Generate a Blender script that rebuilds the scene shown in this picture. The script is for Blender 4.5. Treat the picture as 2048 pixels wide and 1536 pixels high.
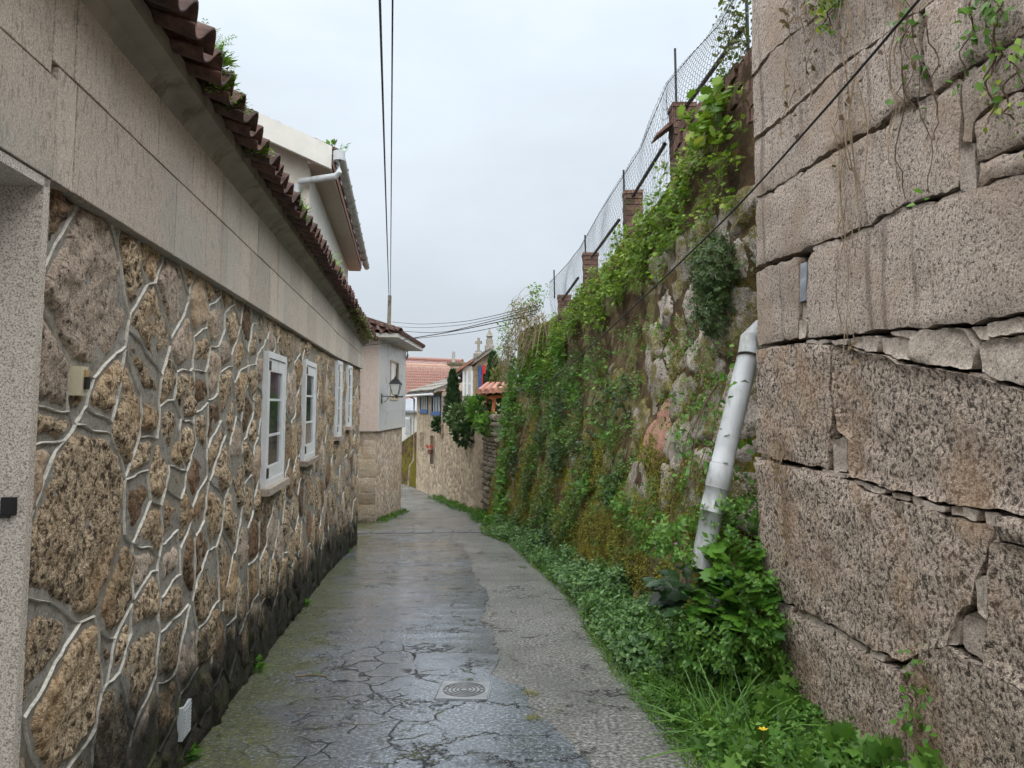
import bpy, math, random
import numpy as np
from mathutils import Vector, Matrix, noise

# ------------------------------------------------------------------ scene, camera, sky, sun
for o in list(bpy.data.objects):
    bpy.data.objects.remove(o, do_unlink=True)
S = bpy.context.scene
COL = S.collection
R = math.radians
rng = random.Random(11)
nrg = np.random.default_rng(5)

FPX, PITCH, EYE = 1540.0, R(5.0), 1.6
CYP = 811 - FPX * math.tan(PITCH)            # image row of the optical axis (2048 px wide picture)
cam = bpy.data.cameras.new('camera')
cam.sensor_width = 36.0
cam.lens = FPX / 2048 * 36.0
cam.shift_y = -(768 - CYP) / 2048
cam.clip_start, cam.clip_end = 0.05, 2000
camo = bpy.data.objects.new('camera', cam)
COL.objects.link(camo)
camo.location = (0, 0, EYE)
camo.rotation_euler = (R(90) + PITCH, 0, 0)
S.camera = camo

SUN_EL, SUN_AZ = R(72), R(180)                # high, behind the viewer's right shoulder, hidden by cloud
w = bpy.data.worlds.new('World')
S.world = w
w.use_nodes = True
nt = w.node_tree
nt.nodes.clear()
def wn(t): return nt.nodes.new(t)
sky = wn('ShaderNodeTexSky'); sky.sky_type = 'NISHITA'; sky.sun_disc = False
sky.sun_elevation = SUN_EL; sky.sun_rotation = SUN_AZ; sky.air_density = 1.0; sky.dust_density = 4.0
tc = wn('ShaderNodeTexCoord'); sp = wn('ShaderNodeSeparateXYZ')
nt.links.new(tc.outputs['Generated'], sp.inputs[0])
ns = wn('ShaderNodeTexNoise'); ns.inputs['Scale'].default_value = 1.7; ns.inputs['Detail'].default_value = 6; ns.inputs['Roughness'].default_value = .55
mpn = wn('ShaderNodeMapping'); mpn.inputs['Scale'].default_value = (1, 1, 2.4)
nt.links.new(tc.outputs['Generated'], mpn.inputs[0]); nt.links.new(mpn.outputs[0], ns.inputs['Vector'])
# overcast dome: a little brighter towards the zenith, with faint cloud mottling
e0 = wn('ShaderNodeMath'); e0.operation = 'MAXIMUM'; e0.inputs[1].default_value = 0; nt.links.new(sp.outputs[2], e0.inputs[0])
e1 = wn('ShaderNodeMath'); e1.operation = 'POWER'; e1.inputs[1].default_value = 1.7; nt.links.new(e0.outputs[0], e1.inputs[0])
e2 = wn('ShaderNodeMath'); e2.operation = 'MULTIPLY_ADD'; nt.links.new(e1.outputs[0], e2.inputs[0]); e2.inputs[1].default_value = .33; e2.inputs[2].default_value = .21
e3 = wn('ShaderNodeMath'); e3.operation = 'MULTIPLY_ADD'; nt.links.new(ns.outputs[0], e3.inputs[0]); e3.inputs[1].default_value = .55; e3.inputs[2].default_value = .735
e4 = wn('ShaderNodeMath'); e4.operation = 'MULTIPLY'; nt.links.new(e2.outputs[0], e4.inputs[0]); nt.links.new(e3.outputs[0], e4.inputs[1])
cl = wn('ShaderNodeMix'); cl.data_type = 'RGBA'; cl.inputs[6].default_value = (.91, 1.0, 1.09, 1); cl.inputs[7].default_value = (.86, .985, 1.11, 1)
nt.links.new(e1.outputs[0], cl.inputs[0])
b1 = wn('ShaderNodeBackground'); nt.links.new(cl.outputs[2], b1.inputs[0]); nt.links.new(e4.outputs[0], b1.inputs[1])
b2 = wn('ShaderNodeBackground'); nt.links.new(sky.outputs[0], b2.inputs[0]); b2.inputs[1].default_value = .02
mx = wn('ShaderNodeMixShader'); mx.inputs[0].default_value = .12
nt.links.new(b1.outputs[0], mx.inputs[1]); nt.links.new(b2.outputs[0], mx.inputs[2])
wo = wn('ShaderNodeOutputWorld'); nt.links.new(mx.outputs[0], wo.inputs[0])

sl = bpy.data.lights.new('sun', 'SUN'); sl.energy = 1.5; sl.angle = R(120); sl.color = (1, .97, .92)
slo = bpy.data.objects.new('sun', sl); COL.objects.link(slo)
sd = Vector((math.cos(SUN_EL) * .1, -math.cos(SUN_EL) * .99, math.sin(SUN_EL)))
slo.rotation_euler = sd.to_track_quat('Z', 'Y').to_euler()

vs = S.view_settings
S.display_settings.display_device = 'sRGB'
vs.view_transform = 'Standard'; vs.look = 'None'; vs.gamma = 1; vs.use_curve_mapping = False
vs.exposure = 1.8
S.cycles.max_bounces = 5; S.cycles.diffuse_bounces = 3; S.cycles.glossy_bounces = 2; S.cycles.transmission_bounces = 3
S.cycles.adaptive_threshold = .03
S.cycles.caustics_reflective = False; S.cycles.caustics_refractive = False

# ------------------------------------------------------------------ measuring helpers (site survey from the camera station)
CX = 1024.0
def ray(x, y):
    u = (x - CX) / FPX; v = (CYP - y) / FPX
    return Vector((u, math.cos(PITCH) - v * math.sin(PITCH), math.sin(PITCH) + v * math.cos(PITCH)))
def at(x, y, Y):
    d = ray(x, y); t = Y / d.y
    return Vector((d.x * t, Y, EYE + d.z * t))
def zg(Y):                                   # the lane runs downhill
    return -.0675 * Y if Y < 24 else -1.62 - .03 * (Y - 24)
def ground(x, y):
    d = ray(x, y); t = EYE / (-d.z - .0675 * d.y)
    return Vector((d.x * t, d.y * t, EYE + d.z * t))
def hit(x, y, fx, Y0=1.0, Y1=40.0):          # where a sight line meets the surface X = fx(Y, z)
    d = ray(x, y)
    def g(Y):
        t = Y / d.y
        return d.x * t - fx(Y, EYE + d.z * t)
    a, b = Y0, Y1; ga = g(a)
    n = 240
    pY = a
    for i in range(1, n + 1):
        q = a + (b - a) * i / n; gq = g(q)
        if (ga < 0) != (gq < 0):
            lo, hi = pY, q
            for _ in range(30):
                m = (lo + hi) / 2
                if (g(m) < 0) == (ga < 0): lo = m
                else: hi = m
            return at(x, y, (lo + hi) / 2)
        pY, ga = q, gq
    return None

# ------------------------------------------------------------------ object helpers
WLOC = {}
def wl(o): return WLOC[o.name] if o is not None else Vector((0, 0, 0))
def link(o, parent, wloc):
    COL.objects.link(o)
    wloc = Vector(wloc)
    if parent is not None: o.parent = parent
    o.location = wloc - wl(parent)
    WLOC[o.name] = wloc
    return o
def tag(o, label, cat=None, group=None, kind=None):
    if label: o['label'] = label
    if cat: o['category'] = cat
    if group: o['group'] = group
    if kind: o['kind'] = kind
    return o
def thing(name, label, cat, loc, group=None):
    o = bpy.data.objects.new(name, None); o.empty_display_size = .2
    link(o, None, loc)
    return tag(o, label, cat, group)
def make_mesh(name, verts, faces, smooth=False):
    me = bpy.data.meshes.new(name)
    me.from_pydata([tuple(v) for v in verts], [], faces)
    if smooth: me.shade_smooth()
    me.update()
    return me
def from_mesh(name, me, mat, parent=None, loc=(0, 0, 0)):
    o = bpy.data.objects.new(name, me)
    if mat is not None and len(me.materials) == 0: me.materials.append(mat)
    return link(o, parent, loc)
def build(name, verts, faces, mat, parent=None, origin=None, smooth=False):
    """verts in world space; the object's origin is put at the lowest point of its middle"""
    V = np.asarray(verts, dtype=float)
    if origin is None:
        origin = ((V[:, 0].min() + V[:, 0].max()) / 2, (V[:, 1].min() + V[:, 1].max()) / 2, V[:, 2].min())
    V = V - np.array(origin)
    return from_mesh(name, make_mesh(name, V, faces, smooth), mat, parent, origin)
def build_np(name, V, F, mat, parent=None, origin=(0, 0, 0), kind=None, smooth=False):
    """fast path: F is an (n,3) int array"""
    me = bpy.data.meshes.new(name)
    V = np.asarray(V, dtype=np.float32) - np.asarray(origin, dtype=np.float32)
    F = np.asarray(F, dtype=np.int32)
    me.vertices.add(len(V)); me.vertices.foreach_set('co', V.ravel())
    me.loops.add(F.size); me.loops.foreach_set('vertex_index', F.ravel())
    me.polygons.add(len(F)); me.polygons.foreach_set('loop_start', np.arange(0, F.size, F.shape[1], dtype=np.int32))
    me.update(calc_edges=True); me.validate()
    if smooth: me.shade_smooth()
    o = from_mesh(name, me, mat, parent, origin)
    if kind: o['kind'] = kind
    return o

class MB:
    """collects shapes for one mesh"""
    def __init__(s): s.v = []; s.f = []
    def add(s, vs, fs):
        n = len(s.v); s.v += [Vector(q) for q in vs]; s.f += [tuple(i + n for i in f) for f in fs]; return s
    def box8(s, p):                          # 8 corners: bottom ring 0-3, top ring 4-7
        return s.add(p, [(3, 2, 1, 0), (4, 5, 6, 7), (0, 1, 5, 4), (1, 2, 6, 5), (2, 3, 7, 6), (3, 0, 4, 7)])
    def box(s, x0, x1, y0, y1, z0, z1, M=None):
        p = [Vector(q) for q in ((x0, y0, z0), (x1, y0, z0), (x1, y1, z0), (x0, y1, z0), (x0, y0, z1), (x1, y0, z1), (x1, y1, z1), (x0, y1, z1))]
        if M is not None: p = [M @ q for q in p]
        return s.box8(p)
    def fbox(s, F, a0, a1, b0, b1, o0, o1):  # box in a wall frame F(a, b, o)
        return s.box8([F(a0, b0, o0), F(a0, b0, o1), F(a1, b0, o1), F(a1, b0, o0), F(a0, b1, o0), F(a0, b1, o1), F(a1, b1, o1), F(a1, b1, o0)])
    def tube(s, pts, r, n=8, cap=True):
        pts = [Vector(q) for q in pts]; rings = []
        up = Vector((0, 0, 1))
        for i, q in enumerate(pts):
            d = (pts[min(i + 1, len(pts) - 1)] - pts[max(i - 1, 0)]).normalized()
            a = d.cross(up)
            if a.length < .05: a = d.cross(Vector((1, 0, 0)))
            a.normalize(); b = d.cross(a).normalized()
            rr = r[i] if isinstance(r, (list, tuple)) else r
            rings.append([q + (a * math.cos(2 * math.pi * k / n) + b * math.sin(2 * math.pi * k / n)) * rr for k in range(n)])
        vs = [p for rg in rings for p in rg]; fs = []
        for i in range(len(rings) - 1):
            for k in range(n):
                fs.append((i * n + k, i * n + (k + 1) % n, (i + 1) * n + (k + 1) % n, (i + 1) * n + k))
        if cap:
            fs.append(tuple(range(n))); m = (len(rings) - 1) * n; fs.append(tuple(m + k for k in reversed(range(n))))
        return s.add(vs, fs)
    def lathe(s, c, prof, n=12, rot=0.0, M=None):   # prof [(r, z)]
        c = Vector(c); vs = []; fs = []
        for r_, z_ in prof:
            for k in range(n):
                t = 2 * math.pi * k / n + rot
                q = Vector((r_ * math.cos(t), r_ * math.sin(t), z_))
                vs.append(c + (M @ q if M is not None else q))
        for i in range(len(prof) - 1):
            for k in range(n):
                fs.append((i * n + k, i * n + (k + 1) % n, (i + 1) * n + (k + 1) % n, (i + 1) * n + k))
        fs.append(tuple(reversed(range(n)))); m = (len(prof) - 1) * n; fs.append(tuple(m + k for k in range(n)))
        return s.add(vs, fs)
    def prism(s, poly, vec):                 # polygon (3D, ordered) extruded along vec
        vec = Vector(vec); n = len(poly); p = [Vector(q) for q in poly]
        return s.add(p + [q + vec for q in p], [tuple(reversed(range(n))), tuple(range(n, 2 * n))] + [(i, (i + 1) % n, n + (i + 1) % n, n + i) for i in range(n)])
    def build(s, name, mat, parent=None, origin=None, smooth=False): return build(name, s.v, s.f, mat, parent, origin, smooth)

def sag(a, b, n, dip):
    a, b = Vector(a), Vector(b)
    return [a.lerp(b, i / n) - Vector((0, 0, dip * 4 * (i / n) * (1 - i / n))) for i in range(n + 1)]

# polygons -----------------------------------------------------------
def clip_half(poly, nx, ny, c):              # keep nx*x + ny*y <= c
    out = []
    for i in range(len(poly)):
        p, q = poly[i], poly[(i + 1) % len(poly)]
        dp = nx * p[0] + ny * p[1] - c; dq = nx * q[0] + ny * q[1] - c
        if dp <= 0: out.append(p)
        if (dp < 0 < dq) or (dq < 0 < dp):
            t = dp / (dp - dq); out.append((p[0] + (q[0] - p[0]) * t, p[1] + (q[1] - p[1]) * t))
    return out
def cells(seeds, box):                       # power diagram; seeds (x, y, r)
    res = []
    for i, (x, y, r) in enumerate(seeds):
        poly = list(box)
        for j, (a, b, q) in enumerate(seeds):
            if i == j: continue
            dx, dy = a - x, b - y
            if dx * dx + dy * dy > 9: continue
            c = (a * a + b * b - q * q - x * x - y * y + r * r) / 2
            poly = clip_half(poly, dx, dy, c)
            if len(poly) < 3: break
        res.append(poly if len(poly) >= 3 else None)
    return res
def parea(p): return sum(p[i][0] * p[(i + 1) % len(p)][1] - p[(i + 1) % len(p)][0] * p[i][1] for i in range(len(p))) / 2
def pcent(p):
    A = parea(p)
    if abs(A) < 1e-9: return p[0]
    x = y = 0
    for i in range(len(p)):
        a, b = p[i], p[(i + 1) % len(p)]; k = a[0] * b[1] - b[0] * a[1]
        x += (a[0] + b[0]) * k; y += (a[1] + b[1]) * k
    return (x / (6 * A), y / (6 * A))
def resample(p, d):
    out = []
    for i in range(len(p)):
        a, b = p[i], p[(i + 1) % len(p)]
        L = math.hypot(b[0] - a[0], b[1] - a[1]); n = max(1, int(round(L / d)))
        for k in range(n): out.append((a[0] + (b[0] - a[0]) * k / n, a[1] + (b[1] - a[1]) * k / n))
    return out
def chaikin(p, n=1, t=.25):
    for _ in range(n):
        q = []
        for i in range(len(p)):
            a, b = p[i], p[(i + 1) % len(p)]
            q += [(a[0] + (b[0] - a[0]) * t, a[1] + (b[1] - a[1]) * t), (a[0] + (b[0] - a[0]) * (1 - t), a[1] + (b[1] - a[1]) * (1 - t))]
        p = q
    return p
def inset(p, d):                             # convex inset by half planes
    A = parea(p)
    if A < 0: p = p[::-1]
    poly = list(p)
    for i in range(len(p)):
        a, b = p[i], p[(i + 1) % len(p)]
        ex, ey = b[0] - a[0], b[1] - a[1]; L = math.hypot(ex, ey)
        if L < 1e-6: continue
        nx, ny = ey / L, -ex / L
        poly = clip_half(poly, nx, ny, nx * a[0] + ny * a[1] - d)
        if len(poly) < 3: return None
    return poly
def nz(x, y, z, f): return noise.noise(Vector((x * f, y * f, z * f)))
from mathutils.geometry import delaunay_2d_cdt
def nz3(x, y, s, f):
    return nz(x, y, s, f) * .55 + nz(x, y, s + 5, f * 2.3) * .3 + nz(x, y, s + 9, f * 5.1) * .2
def stone(F, poly, step, proud, back, rough, seed, bev=.03, lip=0.0, wob=.0, freq=5.0, tilt=.0):
    """a rough stone: outline poly in the wall plane; its rim lies at -lip and its face rises to +proud over bev metres; F(a, b, o) -> world"""
    if parea(poly) < 0: poly = poly[::-1]
    P = resample(poly, step)
    if wob: P = [(x + wob * nz3(x, y, seed, .35 / step), y + wob * nz3(x + 9, y, seed, .35 / step)) for x, y in P]
    n = len(P)
    A = np.array(P); B = np.roll(A, -1, 0); E = B - A; L2 = np.maximum((E ** 2).sum(1), 1e-12)
    x0, y0 = A.min(0); x1, y1 = A.max(0)
    G = []
    j = 0; yy = y0 + step * .5
    while yy < y1:
        xx = x0 + step * (.5 if j % 2 else .0)
        while xx < x1:
            G.append((xx + rng.uniform(-.2, .2) * step, yy + rng.uniform(-.2, .2) * step)); xx += step
        yy += step * .87; j += 1
    ring = []
    cx, cy = A.mean(0)
    if G:
        G = np.array(G); d = G[:, None] - A[None]; t = np.clip((d * E[None]).sum(2) / L2, 0, 1)
        dist = np.sqrt(((d - t[..., None] * E[None]) ** 2).sum(2)).min(1)
        inside = np.zeros(len(G), bool)
        for k in range(n):
            a, b = A[k], B[k]
            c = (a[1] > G[:, 1]) != (b[1] > G[:, 1])
            if not c.any(): continue
            xi = (b[0] - a[0]) * (G[:, 1] - a[1]) / ((b[1] - a[1]) or 1e-9) + a[0]
            inside ^= c & (G[:, 0] < xi)
        keep = inside & (dist > step * .45); G = G[keep]; dist = dist[keep]
    else: dist = np.zeros(0); G = np.zeros((0, 2))
    pts = [Vector(p) for p in P] + [Vector((float(g[0]), float(g[1]))) for g in G]
    res = delaunay_2d_cdt(pts, [], [list(range(n))], 1, 1e-6)
    vo, fo, orig = res[0], res[2], res[3]
    V = []
    for k, v in enumerate(vo):
        src = orig[k][0] if orig[k] else -1
        d = float(dist[src - n]) if src >= n else 0.0
        q = min(1, d / bev); q = q * (2 - q)
        r_ = nz3(v[0], v[1], seed, freq)
        o = -lip + (proud + lip) * q + rough * r_ * (.35 + .65 * q) + tilt * (nz(seed, 3, 7, 1.3) * (v[0] - cx) + nz(seed, 9, 1, 1.3) * (v[1] - cy)) * q
        V.append(F(v[0], v[1], o))
    FA = [tuple(f) for f in fo]
    # skirt
    cnt = {}
    for f in FA:
        for k in range(len(f)):
            e = (f[k], f[(k + 1) % len(f)])
            cnt[e] = 1
    m = {}
    for (a, b) in list(cnt):
        if (b, a) in cnt: continue
        for q in (a, b):
            if q not in m: m[q] = len(V); V.append(V[q].copy()); V.append(F(vo[q][0], vo[q][1], -back))
        FA.append((m[b], m[a], m[a] + 1, m[b] + 1))
    f = FA[0]; nrm = (V[f[1]] - V[f[0]]).cross(V[f[2]] - V[f[0]]); outw = F(cx, cy, 1) - F(cx, cy, 0)
    if nrm.dot(outw) < 0: FA = [tuple(reversed(f)) for f in FA]
    return V, FA

# ------------------------------------------------------------------ materials
class NB:
    def __init__(s, name):
        s.m = bpy.data.materials.new(name); s.m.use_nodes = True
        s.t = s.m.node_tree; s.t.nodes.clear()
        s.out = s.t.nodes.new('ShaderNodeOutputMaterial')
        g = s.t.nodes.new('ShaderNodeNewGeometry'); s.pos = g.outputs['Position']; s.isl = g.outputs['Random Per Island']; s.nrm = g.outputs['Normal']
    def put(s, sock, v):
        if isinstance(v, bpy.types.NodeSocket): s.t.links.new(v, sock)
        elif isinstance(v, (tuple, list)) and len(v) == 3 and sock.type == 'RGBA': sock.default_value = (*v, 1)
        else: sock.default_value = v
    def noise(s, scale, detail=3, rough=.55, vec=None, dist=0, off=0):
        n = s.t.nodes.new('ShaderNodeTexNoise'); n.inputs['Scale'].default_value = scale; n.inputs['Detail'].default_value = detail
        n.inputs['Roughness'].default_value = rough; n.inputs['Distortion'].default_value = dist
        v = vec or s.pos
        if off: v = s.mapv(v, (off, off * .7, off * 1.3))
        s.put(n.inputs['Vector'], v); return n.outputs[0]
    def voro(s, scale, feature='F1', vec=None, out=0, rand=1):
        n = s.t.nodes.new('ShaderNodeTexVoronoi'); n.feature = feature; n.inputs['Scale'].default_value = scale
        n.inputs['Randomness'].default_value = rand
        s.put(n.inputs['Vector'], vec or s.pos); return n.outputs[out]
    def mapv(s, v, loc=(0, 0, 0), scale=(1, 1, 1), rot=(0, 0, 0)):
        n = s.t.nodes.new('ShaderNodeMapping'); n.inputs['Location'].default_value = loc; n.inputs['Scale'].default_value = scale; n.inputs['Rotation'].default_value = rot
        s.put(n.inputs[0], v); return n.outputs[0]
    def warp(s, amt, scale, vec=None):
        n = s.t.nodes.new('ShaderNodeTexNoise'); n.inputs['Scale'].default_value = scale; n.inputs['Detail'].default_value = 3
        s.put(n.inputs['Vector'], vec or s.pos)
        a = s.t.nodes.new('ShaderNodeVectorMath'); a.operation = 'MULTIPLY_ADD'
        s.put(a.inputs[0], n.outputs[1]); a.inputs[1].default_value = (amt,) * 3; s.put(a.inputs[2], vec or s.pos)
        return a.outputs[0]
    def math(s, op, a, b=0.0, c=0.0, clamp=False):
        n = s.t.nodes.new('ShaderNodeMath'); n.operation = op; n.use_clamp = clamp
        s.put(n.inputs[0], a); s.put(n.inputs[1], b); s.put(n.inputs[2], c); return n.outputs[0]
    def step(s, v, a, b):                    # smooth ramp 0..1 from a to b
        n = s.t.nodes.new('ShaderNodeMapRange'); n.interpolation_type = 'SMOOTHSTEP'
        s.put(n.inputs[0], v); n.inputs[1].default_value = a; n.inputs[2].default_value = b; return n.outputs[0]
    def ramp(s, v, stops):
        n = s.t.nodes.new('ShaderNodeValToRGB'); e = n.color_ramp.elements
        while len(e) < len(stops): e.new(.5)
        for q, (p, c) in zip(e, stops): q.position = p; q.color = (*c, 1)
        s.put(n.inputs[0], v); return n.outputs[0]
    def mix(s, f, a, b, mode='MIX'):
        n = s.t.nodes.new('ShaderNodeMix'); n.data_type = 'RGBA'; n.blend_type = mode; n.clamp_factor = True
        s.put(n.inputs[0], f); s.put(n.inputs[6], a); s.put(n.inputs[7], b); return n.outputs[2]
    def bump(s, h, strength, dist, normal=None):
        n = s.t.nodes.new('ShaderNodeBump'); n.inputs['Strength'].default_value = strength; n.inputs['Distance'].default_value = dist
        s.put(n.inputs['Height'], h)
        if normal is not None: s.put(n.inputs['Normal'], normal)
        return n.outputs[0]
    def sep(s):
        n = s.t.nodes.new('ShaderNodeSeparateXYZ'); s.put(n.inputs[0], s.pos); return n.outputs
    def height(s):                           # height above the sloping lane
        x, y, z = s.sep(); return s.math('MULTIPLY_ADD', y, .0675, z)
    def objrnd(s):
        n = s.t.nodes.new('ShaderNodeObjectInfo'); return n.outputs['Random']
    def bsdf(s, col, rough=.8, normal=None, spec=.4, metal=0, **kw):
        n = s.t.nodes.new('ShaderNodeBsdfPrincipled'); s.put(n.inputs['Base Color'], col); s.put(n.inputs['Roughness'], rough)
        s.put(n.inputs['Specular IOR Level'], spec); s.put(n.inputs['Metallic'], metal)
        for k, v in kw.items(): s.put(n.inputs[k], v)
        if normal is not None: s.put(n.inputs['Normal'], normal)
        return n.outputs[0]
    def done(s, sh): s.t.links.new(sh, s.out.inputs[0]); return s.m

def rock(name, light, mid, dark, grain=70, pits=28, depth=.012, stain=None, stain_h=(.1, .6), moss=None, moss_amt=.0, objvar=.25, rough=.85, tint=None, pit=(.42, .62), streak=False, contrast=1.0):
    b = NB(name)
    w1 = b.warp(.008, 30)
    g = b.noise(grain, 4, .75, w1)
    g2 = b.noise(grain * 2.7, 2, .6)
    gg = b.math('MULTIPLY_ADD', g2, .45, b.math('MULTIPLY', g, .55))
    lo, hi = .5 - .16 / contrast, .5 + .17 / contrast
    c = b.ramp(gg, [(lo, dark), (.5, mid), (hi, light)])
    p = b.noise(pits, 4, .7, off=3)
    pm = b.step(p, pit[0], pit[1])
    c = b.mix(b.math('SUBTRACT', 1, pm), c, tuple(q * .45 for q in dark))
    big = b.noise(1.7, 3, .6, off=7)
    if tint: c = b.mix(b.step(big, .45, .68), c, b.mix(.55, c, tint))
    v = b.math('MULTIPLY_ADD', b.objrnd(), objvar * 2, 1 - objvar)
    c = b.mix(1.0, c, b.mix(0, v, v), 'MULTIPLY') if False else c
    hs = b.t.nodes.new('ShaderNodeHueSaturation'); b.put(hs.inputs['Value'], v); b.put(hs.inputs['Color'], c); c = hs.outputs[0]
    if streak:
        st = b.noise(1, 4, .6, b.mapv(b.pos, scale=(9, 9, .55)))
        c = b.mix(b.math('MULTIPLY', b.step(st, .54, .7), .6), c, tuple(q * .8 for q in dark))
        dp_ = b.noise(.8, 4, .6, off=17); c = b.mix(b.math('MULTIPLY', b.step(dp_, .5, .68), .35), c, (.16, .12, .09))
    rg = rough
    if moss:
        mn = b.noise(3.1, 5, .65, off=13); mf = b.noise(60, 2, .6)
        mm = b.math('MULTIPLY', b.step(mn, 1 - moss_amt - .06, 1 - moss_amt + .06), b.step(mf, .3, .55))
        c = b.mix(mm, c, b.ramp(b.noise(24, 3, .6, off=2), [(.3, tuple(q * .45 for q in moss)), (.7, moss)]))
    if stain:
        h = b.math('ADD', b.height(), b.math('MULTIPLY_ADD', b.noise(2.2, 5, .65, off=21), -1.1, .55))
        sm = b.math('SUBTRACT', 1, b.step(h, stain_h[0], stain_h[1]))
        gm = b.step(b.noise(6, 4, .6, off=31), .5, .66)
        c = b.mix(b.math('MULTIPLY', sm, .97), c, b.mix(gm, stain, (.028, .035, .008)))
    hgt = b.math('ADD', b.math('MULTIPLY', p, 1.0), b.math('MULTIPLY', gg, .45))
    n = b.bump(hgt, .9, depth)
    return b.done(b.bsdf(c, rg, n, .35))

def plain(name, col, rough=.6, var=.12, scale=6, bump=0, spec=.4, metal=0, dirt=None, dirt_amt=.0, fine=0):
    b = NB(name)
    f = b.noise(scale, 4, .6)
    c = b.mix(b.step(f, .3, .7), tuple(q * (1 - var) for q in col), tuple(min(1, q * (1 + var)) for q in col))
    if dirt:
        d = b.noise(scale * .6, 6, .7, b.mapv(b.pos, scale=(1.4, 1.4, .5)), off=4)
        c = b.mix(b.math('MULTIPLY', b.step(d, .62 - dirt_amt * .3, .78 - dirt_amt * .3), .8), c, dirt)
    n = None
    if bump: n = b.bump(b.noise(fine or scale * 8, 4, .65), .7, bump)
    return b.done(b.bsdf(c, b.math('MULTIPLY_ADD', f, .2, rough - .1), n, spec, metal))

def leaf(name, stops, rough=.42, trans=.35):
    b = NB(name)
    k = b.math('MULTIPLY_ADD', b.noise(1.3, 3, .6), .9, b.math('MULTIPLY_ADD', b.isl, .8, -.35), True)
    c = b.ramp(k, stops)
    d = b.bsdf(c, rough, b.bump(b.noise(90, 2), .25, .003), .35)
    tr = b.t.nodes.new('ShaderNodeBsdfTranslucent'); b.put(tr.inputs[0], b.mix(.5, c, (.12, .2, .02)))
    m = b.t.nodes.new('ShaderNodeMixShader'); m.inputs[0].default_value = trans
    b.t.links.new(d, m.inputs[1]); b.t.links.new(tr.outputs[0], m.inputs[2])
    return b.done(m.outputs[0])

STAIN = (.012, .011, .008)
M = {}
M['stone_tan'] = rock('tan rough granite', (.76, .62, .45), (.50, .385, .255), (.12, .08, .045), grain=40, pits=30, depth=.035, stain=STAIN, stain_h=(.3, .74), objvar=.22, tint=(.36, .22, .10), pit=(.37, .53), contrast=1.2)
M['stone_pale'] = rock('pale pinkish granite', (.68, .57, .47), (.42, .34, .27), (.12, .085, .06), grain=60, pits=34, depth=.014, stain=STAIN, stain_h=(.3, .74), objvar=.12, tint=(.5, .36, .22), pit=(.32, .5))
M['stone_dark'] = rock('brown iron-stained granite', (.40, .29, .19), (.20, .125, .07), (.05, .03, .016), grain=46, pits=30, depth=.02, stain=STAIN, stain_h=(.3, .74), objvar=.2, tint=(.32, .18, .11), pit=(.36, .55))
M['mortar'] = rock('grey cement mortar', (.38, .36, .32), (.265, .25, .22), (.12, .108, .09), grain=26, pits=12, depth=.008, stain=STAIN, stain_h=(.3, .74), objvar=0, pit=(.2, .34), tint=(.20, .17, .12))
M['bead'] = rock('pale pointing bead', (.70, .68, .62), (.58, .56, .50), (.34, .32, .28), grain=30, pits=14, depth=.003, stain=STAIN, stain_h=(.3, .74), objvar=0, pit=(.26, .36))
M['ochre'] = rock('ochre mortar', (.45, .36, .22), (.34, .25, .14), (.16, .11, .06), grain=20, pits=12, depth=.008, stain=STAIN, stain_h=(.0, .6), objvar=0, pit=(.2, .3))

def slab_mat():
    b = NB('chiselled granite cladding')
    v = b.mapv(b.pos, scale=(1, 1, .32), rot=(R(14), 0, 0))
    ch = b.noise(58, 4, .7, v); g = b.noise(150, 3, .75)
    c = b.ramp(g, [(.34, (.33, .275, .23)), (.52, (.58, .505, .43)), (.66, (.74, .67, .58))])
    c = b.mix(b.math('MULTIPLY', b.step(ch, .52, .64), .55), c, (.19, .16, .13))
    big = b.noise(1.1, 3, .6)
    c = b.mix(b.math('MULTIPLY', b.step(big, .42, .7), .5), c, (.38, .39, .35))
    st = b.noise(1, 4, .6, b.mapv(b.pos, scale=(5, 5, .5)), off=4)
    c = b.mix(b.math('MULTIPLY', b.step(st, .55, .75), .4), c, (.16, .12, .08))
    hs = b.t.nodes.new('ShaderNodeHueSaturation'); b.put(hs.inputs['Value'], b.math('MULTIPLY_ADD', b.objrnd(), .26, .87)); b.put(hs.inputs['Color'], c)
    n = b.bump(b.math('ADD', ch, b.math('MULTIPLY', g, .35)), .9, .009)
    return b.done(b.bsdf(hs.outputs[0], .7, n, .35))
M['slab'] = slab_mat()
def speck(name, a, c2, d, scale=130):
    b = NB(name); g = b.noise(scale, 2, .6); 
    c = b.ramp(g, [(.36, d), (.48, c2), (.6, a)])
    return b.done(b.bsdf(c, .45, b.bump(g, .2, .001), .4))
M['jamb'] = speck('polished speckled granite', (.66, .60, .535), (.50, .445, .39), (.21, .18, .15), 190)
M['concrete'] = plain('weathered concrete eave', (.33, .295, .25), .85, .2, 3, .004, .25, dirt=(.14, .11, .085), dirt_amt=.35, fine=40)
def tile_mat(name, light, mid, dark, lich, amt):
    b = NB(name); g = b.noise(14, 5, .65); c = b.ramp(g, [(.3, dark), (.5, mid), (.72, light)])
    l = b.noise(5, 5, .7, off=5); c = b.mix(b.math('MULTIPLY', b.step(l, .66 - amt, .78 - amt), .8), c, lich)
    hs = b.t.nodes.new('ShaderNodeHueSaturation'); b.put(hs.inputs['Value'], b.math('MULTIPLY_ADD', b.objrnd(), .5, .75)); b.put(hs.inputs['Color'], c)
    return b.done(b.bsdf(hs.outputs[0], .6, b.bump(b.noise(60, 4), .5, .004), .4))
M['tile'] = tile_mat('old clay roof tile', (.17, .085, .06), (.085, .038, .028), (.028, .016, .013), (.07, .06, .05), .1)
M['tile_b'] = tile_mat('clay roof tile with lichen', (.46, .24, .17), (.33, .145, .10), (.16, .075, .055), (.26, .23, .19), .05)
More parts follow.
